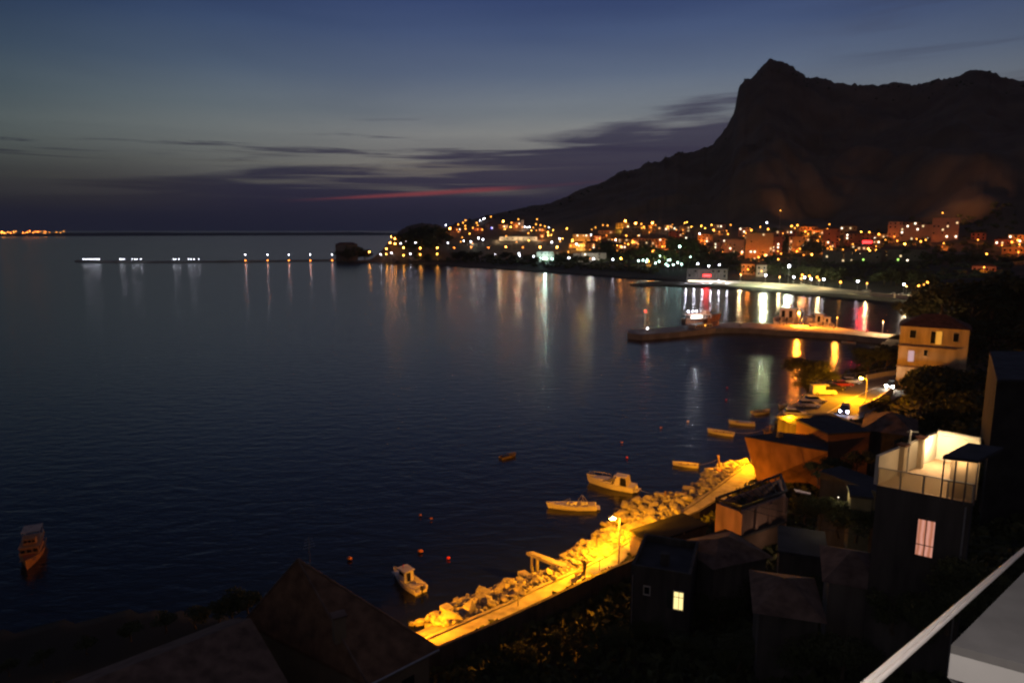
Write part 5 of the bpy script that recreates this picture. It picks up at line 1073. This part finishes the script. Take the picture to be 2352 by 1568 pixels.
for x, r, h in [(2130, 330, 15), (2165, 290, 13), (2200, 270, 14), (2240, 250, 13), (2290, 230, 13), (2340, 220, 14), (2110, 300, 9)]:
    d = ray(x, 650); hn = math.hypot(d.x, d.y); px_, py_ = d.x / hn * r, d.y / hn * r; zt = CAMH + r * ray(x, {2130: 652, 2165: 634, 2200: 628, 2240: 624, 2290: 615, 2340: 604, 2110: 676}[x]).z / hn; z = tz(px_, py_)
    tree((px_, py_, z - .3), max(6, zt - z), 'mid', 'tall black tree forming the dark edge right of the beach', 'trees forming the dark right edge', 1.2)
for i in range(34):
    x = rr.uniform(2120, 2440); r = rr.uniform(80, 165); d = ray(x, 820); hn = math.hypot(d.x, d.y); px_, py_ = d.x / hn * r, d.y / hn * r; z = tz(px_, py_)
    tree((px_, py_, z - .3), rr.uniform(6, 9), 'mid', 'black tree on the slope between the houses at the right', 'trees between the right houses', 1.15)

# low growth of the near gardens and slopes: nobody could count it
g_ = np.random.default_rng(5); n_ = 170000; gx_ = g_.uniform(-75, 230, n_); gy_ = g_.uniform(18, 400, n_); gx_[:80000] = g_.uniform(-30, 70, 80000); gy_[:80000] = g_.uniform(22, 110, 80000); gz_ = terrain(gx_, gy_)
az_ = np.degrees(np.arctan2(gx_, gy_)); ok = (gz_ > 2.1) & (az_ < 42) & (az_ > -50)
for P_ in ([(p.x, p.y) for p in qp], [(p.x, p.y) for p in po + pi_]):
    ins_ = np.zeros(n_, bool)
    for (x1, y1), (x2, y2) in zip(P_, P_[1:] + P_[:1]): ins_ ^= ((y1 > gy_) != (y2 > gy_)) & (gx_ < (x2 - x1) * (gy_ - y1) / ((y2 - y1) or 1e-9) + x1)
    ok &= ~ins_
gx_, gy_, gz_ = gx_[ok], gy_[ok], gz_[ok]; n_ = len(gx_); sz_ = g_.uniform(.16, .42, n_) * (1 + gy_ / 200); cl_ = vnoise(gx_, gy_, 6, 2) + .5
zz_ = gz_ + g_.random(n_) * 1.3 * cl_ + .05; C_ = np.stack([gx_, gy_, zz_], 1); U_ = g_.normal(size=(n_, 3)); U_ /= np.linalg.norm(U_, axis=1)[:, None]; V_ = np.cross(U_, g_.normal(size=(n_, 3))); V_ /= np.linalg.norm(V_, axis=1)[:, None]
Q_ = np.stack([C_ - U_ * sz_[:, None], C_ - V_ * sz_[:, None] * .6, C_ + U_ * sz_[:, None], C_ + V_ * sz_[:, None] * .6], 1).reshape(-1, 3)
me = bpy.data.meshes.new('ground_cover'); me.from_pydata(Q_.tolist(), [], np.arange(n_ * 4).reshape(-1, 4).tolist()); me.materials.append(foliage); me.update()
o = bpy.data.objects.new('ground_cover', me); S.collection.objects.link(o); tag(o, 'dark low undergrowth covering the gardens and slopes of the near shore', 'undergrowth', kind='stuff')

# ------------------------------------------------------------------ house with the lit terrace
zf = 23.0
FL, FR = PZ(2014, 1113, zf), PZ(2232, 1154, zf); LBt, BRt = PZ(2155, 993, zf + 1.8), PZ(2252, 1011, zf + 1.8); LB, BR = Vector((LBt.x, LBt.y, zf)), Vector((BRt.x, BRt.y, zf))
e5 = empty('terrace_villa', (0, 0, 0), 0, 'dark house with a brightly lit roof terrace and a pink window at the right', 'house'); lw_ = mat('white_terrace_wall', (.62, .56, .46), .85, .05, 1)
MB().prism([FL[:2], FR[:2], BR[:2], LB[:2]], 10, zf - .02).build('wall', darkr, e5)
MB().prism([FL[:2], FR[:2], BR[:2], LB[:2]], zf - .02, zf + .02).build('terrace_floor', mat('terrace_tiles', (.40, .28, .18), .8, .12, 2), e5)
def wallseg(a, b, z0, z1, th, nm, m, par, out=1):
    d = (b - a); d.z = 0; d.normalize(); nn = Vector((-d.y, d.x, 0)) * th * out; return MB().prism([a[:2], b[:2], (b + nn)[:2], (a + nn)[:2]], z0, z1).build(nm, m, par)
wallseg(FL, LB, zf + .02, zf + 1.8, .2, 'side_wall', lw_, e5); wallseg(LB, BR, zf + .02, zf + 1.8, .25, 'back_wall', lw_, e5)
d = (BR - LB).normalized(); MB().tube(LB + Vector((0, 0, 1.85)), BR + Vector((0, 0, 1.85)), .16, 10).build('wall_coping', cream, e5)
ds = (LB - FL); Ls = ds.length; ds.normalize(); ns = Vector((ds.y, -ds.x, 0))
for x, y in ((2076, 1095), (2117, 1075)):
    t = (PZ(x, y, zf) - FL).dot(ds); p = FL + ds * t + ns * .16; MB().box((p.x, p.y, zf + 1.0), (.32, .3, 1.98), math.atan2(ds.y, ds.x)).build('pillar', mat('pillar_render', (.36, .29, .2), .9, .1, 1), e5); MB().box((p.x, p.y, zf + 2.04), (.6, .6, .1), math.atan2(ds.y, ds.x)).build('pillar_cap', tile, e5)
zr = zf + 2.45; RC = [PZ(2165, 1053, zr), PZ(2247, 1063, zr), PZ(2305, 1033, zr), PZ(2224, 1022, zr)]
MB().prism([p[:2] for p in RC], zr, zr + .18).build('roof', flatr, e5)
a, b = RC[0] + (RC[2] - RC[0]) * .03, RC[1]; gl = mat('steel_mullion', (.12, .10, .10), .5, .1, 2)
for t in (0, .36, .70, 1.0): p = a.lerp(b, t); MB().box((p.x, p.y, zf + 1.22), (.06, .06, 2.42)).build('mullion', gl, e5)
p, q = a.copy(), b.copy(); MB().tube((p.x, p.y, zf + 1.2), (q.x, q.y, zf + 1.2), .03, 5).build('transom', gl, e5)
bd = (RC[3] - RC[0]); bd.z = 0; pa_ = a + bd * .28; pb_ = a.lerp(b, .86) + bd * .28; wallseg(Vector((pa_.x, pa_.y, 0)), Vector((pb_.x, pb_.y, 0)), zf + .02, zr, .12, 'inner_wall', mat('curtain_cloth', (.55, .42, .28), .9, .1, 2), e5)
# railing
rg = empty('terrace_railing', (0, 0, 0), 0, 'steel railing with fine bars along the front of the lit terrace', 'railing'); d = FR - FL; dl = d.length; d.normalize(); fo = Vector((d.y, -d.x, 0)); fo = fo if fo.y < 0 else -fo
A_, B_ = FL + fo * -.05, FR + fo * -.05
MB().tube(A_ + Vector((0, 0, 1.08)), B_ + Vector((0, 0, 1.08)), .035, 8).build('top_rail', steel, rg)
for t in (0, .25, .5, .75, 1): p = A_.lerp(B_, t); MB().box((p.x, p.y, zf + .55), (.07, .07, 1.06)).build('post', steel, rg)
pmn = mat('frosted_panel', (.48, .42, .30), .7, .05, 1)
mb = MB(); nb_ = int(dl / .07)
for i in range(nb_): p = A_.lerp(B_, (i + .5) / nb_); mb.box((p.x, p.y, zf + .55), (.05, .012, .98), math.atan2(d.y, d.x))
n = pmn.node_tree; tl_ = n.nodes.new('ShaderNodeBsdfTranslucent'); tl_.inputs[0].default_value = (.8, .7, .5, 1); mx_ = n.nodes.new('ShaderNodeMixShader'); mx_.inputs[0].default_value = .7
n.links.new(n.nodes['Principled BSDF'].outputs[0], mx_.inputs[1]); n.links.new(tl_.outputs[0], mx_.inputs[2]); n.links.new(mx_.outputs[0], n.nodes['Material Output'].inputs[0]); mb.build('bars', pmn, rg)
bc = FL.lerp(BR, .5); lt = empty('terrace_lamp', (0, 0, 0), 0, 'bulkhead lamp on the side wall of the lit terrace', 'lamp'); p = FL + ds * (Ls * .80) + ns * .15
MB().ico((p.x, p.y, zf + 1.5), .07, 2, (1, 1, .7)).build('lamp_glass', EM['winw'], lt); light(lt, (p.x + ns.x * .5, p.y + ns.y * .5, zf + 1.6), (1, .70, .36), 420, .12)
p2 = a.lerp(b, .45) + bd * .14; light(lt, (p2.x, p2.y, zf + 2.2), (1, .66, .32), 45, .2); p2 = FL.lerp(LB, .55).lerp(FR.lerp(BR, .55), .35); light(lt, (p2.x, p2.y, zf + 2.6), (1, .70, .36), 90, .2)
light(lt, (FL.x + 3.4, FL.y - .9, zf + 1.9), (1, .64, .30), 120, .2)
# the pink lit terrace door below
nn = fo; r_ = lambda x, y: (Vector((0, 0, CAMH)) + ray(x, y) * ((FL - Vector((0, 0, CAMH))).dot(nn) / ray(x, y).dot(nn)))
c4 = [r_(2106, 1188), r_(2148, 1196), r_(2141, 1279), r_(2106, 1271)]; zt_, zb_ = (c4[0].z + c4[1].z) / 2, (c4[2].z + c4[3].z) / 2; m0, m1 = c4[0].lerp(c4[3], .5), c4[1].lerp(c4[2], .5)
dr = empty('x', (0, 0, 0)); bpy.data.objects.remove(dr)
pkm = bpy.data.materials.new('pink_curtain_glass'); pkm.use_nodes = True; n = pkm.node_tree; b = n.nodes['Principled BSDF']; b.inputs['Base Color'].default_value = (.02, .02, .02, 1)
t = n.nodes.new('ShaderNodeTexCoord'); w_ = n.nodes.new('ShaderNodeTexWave'); w_.inputs['Scale'].default_value = 1.3; w_.inputs['Distortion'].default_value = 1.5; w_.inputs['Detail'].default_value = 2; n.links.new(t.outputs['Object'], w_.inputs[0])
r9 = n.nodes.new('ShaderNodeValToRGB'); n.links.new(w_.outputs[0], r9.inputs[0]); r9.color_ramp.elements[0].color = (.50, .17, .09, 1); r9.color_ramp.elements[1].color = (.80, .36, .27, 1); n.links.new(r9.outputs[0], b.inputs['Emission Color']); b.inputs['Emission Strength'].default_value = .85
wd = (m1 - m0); wd.z = 0; ww = wd.length; wa = math.atan2(wd.y, wd.x); mc = (m0 + m1) / 2
w5 = MB().box((mc.x + nn.x * .02, mc.y + nn.y * .02, (zt_ + zb_) / 2), (ww, .06, zt_ - zb_), wa).build('window', pkm, e5)
f = MB()
for o_, z_, q in ((0, zt_ + .05, (ww + .2, .16, .1)), (0, zb_ - .05, (ww + .2, .2, .1))): f.box((mc.x + nn.x * .05, mc.y + nn.y * .05, z_), q, wa)
for s_ in (-1, 1): f.box((mc.x + nn.x * .05 + wd.x / ww * s_ * (ww / 2 + .05), mc.y + nn.y * .05 + wd.y / ww * s_ * (ww / 2 + .05), (zt_ + zb_) / 2), (.1, .16, zt_ - zb_), wa)
f.build('frame', darkr, w5)
# antenna mast
p = PZ(2087, 1034, zf + 1.4) ; am = empty('antenna_mast', (p.x, p.y, zf - 2), 0, 'slender antenna mast behind the lit terrace wall', 'antenna'); H = above(p, 2087, 986) - zf + 2
MB().tube((0, 0, 0), (0, 0, H), .07, 8).build('pole', steel, am); MB().box((.15, 0, H - .1), (.7, .04, .04)).build('aerial', steel, am)
# taller dark building at the right edge and neighbours
cb = [PD(2275, 1000, 62), PD(2800, 1000, 62)]; q0, q1 = cb; bk = Vector((9, 14, 0))
e = empty('apartment_building', (0, 0, 0), 0, 'tall unlit apartment building closing the view at the right edge', 'building')
MB().prism([q0[:2], q1[:2], (q1 + bk)[:2], (q0 + bk)[:2]], 8, above(q0, 2262, 872)).build('wall', mat('darkened_render', (.035, .032, .03), .9, .4, .6), e); MB().prism([(q0 - bk * .03)[:2], q1[:2], (q1 + bk)[:2], (q0 + bk)[:2]], above(q0, 2262, 872) + .004, above(q0, 2262, 872) + .25).build('roof', flatr, e)  # wall colour darkened to offset road lamp light on its left face
h6 = face_house('garden_house', (1655, 1250), (1803, 1200), 5.6, 3.5, 2.0, mat('brown_wall', (.14, .095, .07), .9, .2, .5), 'dim brown garden building below the pinkish terrace house', roof='flat')
h7 = face_house('garden_house', (1885, 1085), (2012, 1132), 13.5, 6, 3.0, darkr, 'dark sloping roof left of the lit terrace, above the greenery', roof='flat')
h8 = face_house('garden_house', (1955, 1140), (2003, 1146), 14.5, 9, 2.5, mat('olive_render', (.22, .19, .11), .9, .2, 1), 'small olive-brown garden wall building among the leaves', roof='flat')
light(h8, (-2.5, -3.5 * h8['sg'], 5.0), (1, .72, .35), 30, .3)  # fill light added before the garden building, no fitting
gl2 = empty('leaf_fill_lamp', PZ(1925, 1150, 13.0), 0, 'added fill lamp among the leaves left of the lit terrace', 'lamp'); MB().ico((0, 0, .4), .05, 1).build('lamp_glass', EM['winw'], gl2); MB().tube((0, 0, -2), (0, 0, .35), .03).build('pole', steel, gl2); light(gl2, (0, -.4, 1.0), (1, .78, .4), 55, .15)  # lamp added to brighten the leaves
tb = PZ(1850, 1140, 9); e = empty('sun_canopy', (0, 0, 0), 0, 'crumpled pale awning beside the pinkish house', 'awning'); P4 = [PZ(1825, 1106, 9), PZ(1864, 1112, 9), PZ(1862, 1128, 8.6), PZ(1828, 1126, 8.6)]
MB().prism([p[:2] for p in P4], [8.4, 8.2, 7.9, 8.1], [8.5, 8.3, 8.0, 8.2]).build('cloth', mat('pale_canvas', (.5, .42, .38), .9, .15, 3), e); light(e, (P4[0].x + 1.0, P4[0].y - .5, 10.0), (1, .75, .6), 60, .2)
# garden trees
rr = random.Random(55)
for x, y, yt, z, k, w in [(1880, 1110, 1052, 8, 'near', 1.2), (1920, 1100, 1038, 8, 'near', 1.2), (1965, 1088, 1030, 9, 'mid', 1.1), (2000, 1078, 1032, 10, 'mid', 1.1)]:
    near_tree(x, y, yt, z, k, 'orange-green lit garden tree behind the dark sloping roof', 'trees behind the sloping roof', w)
for x, y, yt, z in [(1850, 1200, 1135, 8, ), (1885, 1215, 1125, 9), (1925, 1230, 1130, 10), (1965, 1240, 1150, 10.5), (1995, 1230, 1165, 11)]:
    near_tree(x, y, yt, z, 'near', 'dense garden tree catching warm light below the lit terrace', 'garden trees below the lit terrace', 1.15)
for x, y, yt in [(1600, 1420, 1330), (1650, 1440, 1340), (1720, 1400, 1290), (1790, 1420, 1300), (1870, 1440, 1320), (1950, 1440, 1300), (2030, 1460, 1330), (1500, 1480, 1400), (1420, 1500, 1420), (1580, 1540, 1440), (1700, 1550, 1430), (1820, 1560, 1420), (1930, 1570, 1430), (1300, 1510, 1440), (1200, 1540, 1470)]:
    b = None; d = ray(x, y); hn = math.hypot(d.x, d.y); rs = np.arange(14, 90, .4); h = terrain(d.x / hn * rs, d.y / hn * rs); zs = CAMH + d.z / hn * rs; ok = np.where(zs <= h)[0]
    if len(ok) == 0: continue
    r = rs[ok[0]]; b = Vector((d.x / hn * r, d.y / hn * r, h[ok[0]] - .2)); tree(b, max(2, min(7, above(b, x, yt) - b.z)), 'near', 'unlit garden tree in the dark foreground slope', 'trees in the dark foreground', 1.1)
for x, y, yt in [(1470, 1262, 1238), (1478, 1285, 1262), (1450, 1300, 1284), (1432, 1306, 1292), (1395, 1318, 1303)]:
    near_tree(x, y, yt, 3.4, 'bush', 'bush overhanging the garden wall below the promenade lamp', 'bushes on the garden wall', 1.5)

# ------------------------------------------------------------------ house with the pyramid roof, lower left
rt_ = mat('brown_roof_tile', (.17, .095, .055), .9, .4, 1.1, rows=1.6)
Ap, Rc, Lc, Fc = PZ(684, 1283, 14), PZ(1008, 1487, 8.5), PZ(560, 1425, 8.5), PZ(845, 1570, 8.5); Bc = Lc + Rc - Fc
e = empty('gabled_house', (0, 0, 0), 0, 'dark house with a pointed brown roof in front of the left end of the promenade', 'house')
th = Vector((0, 0, -.25)); v = [Lc, Fc, Rc, Bc, Ap]
MB().add([*v, *[q + th for q in v[:4]]], [(0, 1, 4), (1, 2, 4), (2, 3, 4), (3, 0, 4), (8, 7, 6, 5), (0, 5, 6, 1), (1, 6, 7, 2), (2, 7, 8, 3), (3, 8, 5, 0)]).build('roof', rt_, e)
ce = (Lc + Fc + Rc + Bc) / 4; W4 = [q.lerp(ce, .10) for q in (Lc, Fc, Rc, Bc)]; MB().prism([q[:2] for q in W4], 2, 8.2).build('wall', mat('brownish_render', (.20, .15, .10), .9, .2, .5), e)
g_ = MB(); g_.tube(Fc + th * .5, Rc + th * .5, .1, 6); g_.build('gutter', steel, e); g_ = MB(); g_.tube(Lc, Ap, .09, 6); g_.tube(Fc, Ap, .09, 6); g_.tube(Rc, Ap, .09, 6); g_.build('ridge_tiles', tiled, e)
c_ = Ap.lerp(Fc, .62); MB().box((c_.x, c_.y, c_.z + .4), (.8, .7, 1.9), .5).build('chimney', MATS['brownish_render'], e); MB().box((c_.x, c_.y, c_.z + 1.4), (1.0, .9, .12), .5).build('chimney_cap', tiled, e)
for t in (.3, .65):
    p = W4[1].lerp(W4[2], t); dv = (W4[2] - W4[1]).normalized(); MB().box((p.x + dv.y * .04, p.y - dv.x * .04, 6.3), (1.0, .1, 1.3), math.atan2(dv.y, dv.x)).build('window', glassd, e)
G1, G2 = PZ(576, 1418, 11.5), PZ(60, 1620, 11.5); dg = (G2 - G1).normalized(); ng = Vector((dg.y, -dg.x, 0)); ng = ng if ng.y < 0 else -ng
e = empty('row_house', (0, 0, 0), 0, 'long dark ridge roof running out of the bottom left corner', 'house'); dn = Vector((0, 0, -2.6)); f0, f1, k0, k1 = G1 + ng * 7 + dn, G2 + ng * 7 + dn, G1 - ng * 4 + dn * .7, G2 - ng * 4 + dn * .7
t2 = Vector((0, 0, -.2)); MB().add([G1, G2, f0, f1, k0, k1, f0 + t2, f1 + t2, k0 + t2, k1 + t2], [(0, 2, 3, 1), (0, 1, 5, 4), (6, 8, 9, 7), (2, 6, 7, 3), (4, 5, 9, 8), (0, 4, 8, 6, 2), (1, 3, 7, 9, 5)]).build('roof', tiled, e)
MB().prism([(f0 - ng * .5)[:2], (f1 - ng * .5)[:2], (k1 + ng * .5)[:2], (k0 + ng * .5)[:2]], 3, 8.6).build('wall', MATS['brownish_render'], e)
for x, y, yt in [(535, 1420, 1345), (570, 1420, 1352), (505, 1440, 1372)]:
    near_tree(x, y, yt, 3, 'mid', 'dark tree left of the pointed roof', 'trees left of the pointed roof', 1.1)
for x, y, yt in [(300, 1470, 1425), (380, 1450, 1402), (200, 1500, 1458), (450, 1440, 1388), (100, 1530, 1490), (20, 1550, 1512)]:
    near_tree(x, y, yt, 2.0, 'mid', 'barely visible tree on the dark shore at the lower left', 'trees on the dark shore', 1.3)
# lamp on the house wall that lights the left end of the promenade (behind the pointed roof)
e = empty('street_lamp', (-12.2, 51.6, 2.6), 0, 'low promenade lamp hidden behind the pointed roof', 'street lamp'); MB().tube((0, 0, 0), (0, 0, 3.2), .06, 8).build('pole', steel, e)
MB().ico((0, 0, 3.3), .15, 1).build('lamp_head', EM['yel'], e); light(e, (.5, .5, 3.1), (1, .31, .004), 26000, .15, 'SPOT', Vector((.66, .74, -.2)).to_track_quat('-Z', 'Y').to_euler(), R(85))

# ------------------------------------------------------------------ own building: sloping handrail and white ledge
hr_m = mat('white_handrail', (.70, .66, .62), .45, .04, 3)
a, b = PD(1995, 1572, 2.3), PD(2356, 1258, 7.0); d = (b - a).normalized(); a2, b2 = a - d * 1.2, b + d * 2
e = empty('handrail', (0, 0, 0), 0, 'white metal handrail sloping across the bottom right corner', 'handrail'); u = d.cross(Vector((0, 0, 1))).normalized()
MB().tube(a2 + u * .009, b2 + u * .009, .0105, 10).build('rail', hr_m, e); MB().tube(a2 - u * .012, b2 - u * .012, .0105, 10).build('rail', hr_m, e)
cm = mat('white_ledge_paint', (.60, .59, .57), .8, .06, 2); ct = mat('grey_coping', (.20, .195, .19), .9, .15, 3)
zl = 35.2; C0, C1, C2, C3 = PZ(2185, 1479, zl), PZ(2420, 1542, zl), PZ(2500, 1400, zl), PZ(2360, 1304, zl); D0, D1 = PZ(2262, 1590, zl - .55), PZ(2560, 1640, zl - .55)
e = empty('balcony_ledge', (0, 0, 0), 0, 'white painted balcony ledge with a grey top in the bottom right corner', 'ledge')
MB().add([C0, C1, C2, C3, C0 + Vector((0, 0, -.06)), C1 + Vector((0, 0, -.06)), C2 + Vector((0, 0, -.06)), C3 + Vector((0, 0, -.06))], [(0, 1, 2, 3), (7, 6, 5, 4), (0, 4, 5, 1), (1, 5, 6, 2), (2, 6, 7, 3), (3, 7, 4, 0)]).build('top_slab', ct, e)
lo_ = Vector((0, 0, -.062)); MB().add([C0 + lo_, C1 + lo_, D1, D0, C0 + lo_ * 4, C1 + lo_ * 4, D1 + lo_ * 3, D0 + lo_ * 3], [(3, 2, 1, 0), (4, 5, 6, 7), (0, 1, 5, 4), (1, 2, 6, 5), (2, 3, 7, 6), (3, 0, 4, 7)]).build('sloped_face', cm, e)
p = PZ(2299, 1562, zl - .42); MB().tube(p, p + Vector((0, -.02, .1)), .02, 10).build('drain_pipe', darkm, e)
ol = empty('balcony_lamp', (.3, -1.2, 40.2), 0, 'lamp on the house wall above the viewpoint', 'lamp'); MB().ico((0, 0, 0), .09, 2).build('lamp_glass', EM['winw'], ol)
light(ol, (0, .3, -.1), (1, .88, .80), 1300, .1)

pl_ = empty('wall_lamp', (28.6, 68.2, 4.6), 0, 'small lamp added in the yard to lift the pinkish pilastered wall', 'lamp'); MB().tube((0, 0, -2), (0, 0, 0), .04).build('pole', steel, pl_); MB().ico((0, 0, .08), .08, 1).build('lamp_glass', EM['dim'], pl_)  # made-up lamp that brightens the pinkish wall
light(pl_, (0, 0, .5), (1, .62, .42), 60, .2)

# fittings of the dark houses
fa = FR - FL; fa.z = 0; fl_ = fa.length; fa.normalize(); ang = math.atan2(fa.y, fa.x)
p = FL + fa * (fl_ - .25) + nn * .08; MB().tube((p.x, p.y, 11), (p.x, p.y, zf - .3), .05, 8).build('drainpipe', steel, e5)
p = mc + nn * .07; mu = MB(); mu.box((p.x, p.y, (zt_ + zb_) / 2), (.05, .05, zt_ - zb_), wa); mu.box((p.x, p.y, zb_ + (zt_ - zb_) * .30), (ww, .04, .04), wa); mu.build('glazing_bars', plasterd, w5)
def cable(a, b, sag, label, r=.018):
    a, b = Vector(a), Vector(b); pts = [a.lerp(b, k / 14) - Vector((0, 0, sag * 4 * (k / 14) * (1 - k / 14))) for k in range(15)]
    o = MB().path(pts, r, 5).build('overhead_cable', darkm); tag(o, label, 'cable')
cable((mc.x - 9, mc.y + 8, 19.6), (mc.x + 5, mc.y - 3.5, 21.2), .5, 'upper sagging cable crossing in front of the pink window')
cable((mc.x - 9, mc.y + 8, 19.2), (mc.x + 5, mc.y - 3.5, 21.0), .7, 'lower sagging cable crossing in front of the pink window')
# curtains and glazing bars of the yellow window, fittings of the small house
u0, z0 = local_on(h1, 1559, 1377); sgn = h1['sg']; mu = MB(); mu.box((u0, -.08 * sgn, z0), (.04, .03, 1.5)); mu.box((u0, -.08 * sgn, z0 + .3), (.85, .03, .04)); mu.build('glazing_bars', darkr, h1)
MB().tube((.15, -.1 * sgn, 0), (.15, -.1 * sgn, 5.3), .05, 6).build('drainpipe', steel, h1)
for q in ((1.0, 3.0), ): MB().box((h1['w'] * .5, 2.5 * sgn, 5.9), (.7, .7, 1.3)).build('chimney', darkr, h1)
am2 = empty('roof_antenna', tuple(Ap + Vector((.6, .9, -.9))), 0, 'thin television aerial on the pointed roof', 'antenna'); MB().tube((0, 0, -.4), (0, 0, 2.2), .03, 6).build('pole', steel, am2)
mu = MB()
for k in range(4): mu.box((0, 0, 1.4 + k * .22), (.9 - k * .12, .03, .03), .6)
mu.build('aerial', steel, am2)
# mooring ropes
def rope(a, b, sag, label):
    a, b = Vector(a), Vector(b); o = MB().path([a.lerp(b, k / 10) - Vector((0, 0, sag * 4 * (k / 10) * (1 - k / 10))) for k in range(11)], .025, 5).build('mooring_rope', plaster); tag(o, label, 'rope')
rope(PZ(1606, 1066, .7), PZ(1652, 1052, 2.8), .2, 'slack rope from the nearest open boat to the tall leaning post')
rope(PZ(1688, 992, .7), PZ(1760, 984, 1.5), .4, 'rope from the lowest open boat to the landing stage')
rope(PZ(1466, 1122, .8), PZ(1528, 1134, 1.8), .3, 'rope from the cabin cruiser stern to the jetty with a post')

for tl, tr, zt, zb, dp, m_, rf, lb in [((1640, 1300), (1760, 1275), 8.5, 4, 5, plasterd, 'hip', 'dim house with a low hipped roof below the pinkish terrace house'), ((1790, 1268), (1900, 1285), 12, 6, 5, darkr, 'flat', 'dim flat-roofed house under the garden trees'),
                                 ((1905, 1330), (2020, 1350), 15, 8, 5, plasterd, 'hip', 'dim hipped-roof house left of the villa with the pink window'), ((1745, 1400), (1880, 1420), 14, 8, 5, darkr, 'hip', 'dark roof in the middle of the black garden slope')]:
    face_house('garden_house', tl, tr, zt, zb, dp, m_, lb, roof=rf, rh=1.2, roofm=tiled if rf == 'hip' else flatr)

for x, y, yt, z in [(2050, 1450, 1340, 14), (2110, 1470, 1350, 15), (2175, 1450, 1320, 16), (2235, 1420, 1270, 17), (2030, 1350, 1250, 13.5)]:
    near_tree(x, y, yt, z, 'near', 'dark garden tree in front of the villa with the pink window', 'trees in front of the villa', 1.2)

# ------------------------------------------------------------------ evening haze over the bay
hm_ = bpy.data.materials.new('haze_air'); hm_.use_nodes = True; n = hm_.node_tree; n.nodes.remove(n.nodes['Principled BSDF']); v_ = n.nodes.new('ShaderNodeVolumePrincipled'); v_.inputs['Density'].default_value = 6e-5; v_.inputs['Color'].default_value = (.8, .82, .9, 1)
n.links.new(v_.outputs[0], n.nodes['Material Output'].inputs['Volume'])
tag(MB().box((0, 8000, 217), (70000, 16700, 450)).build('haze', hm_), kind='stuff')
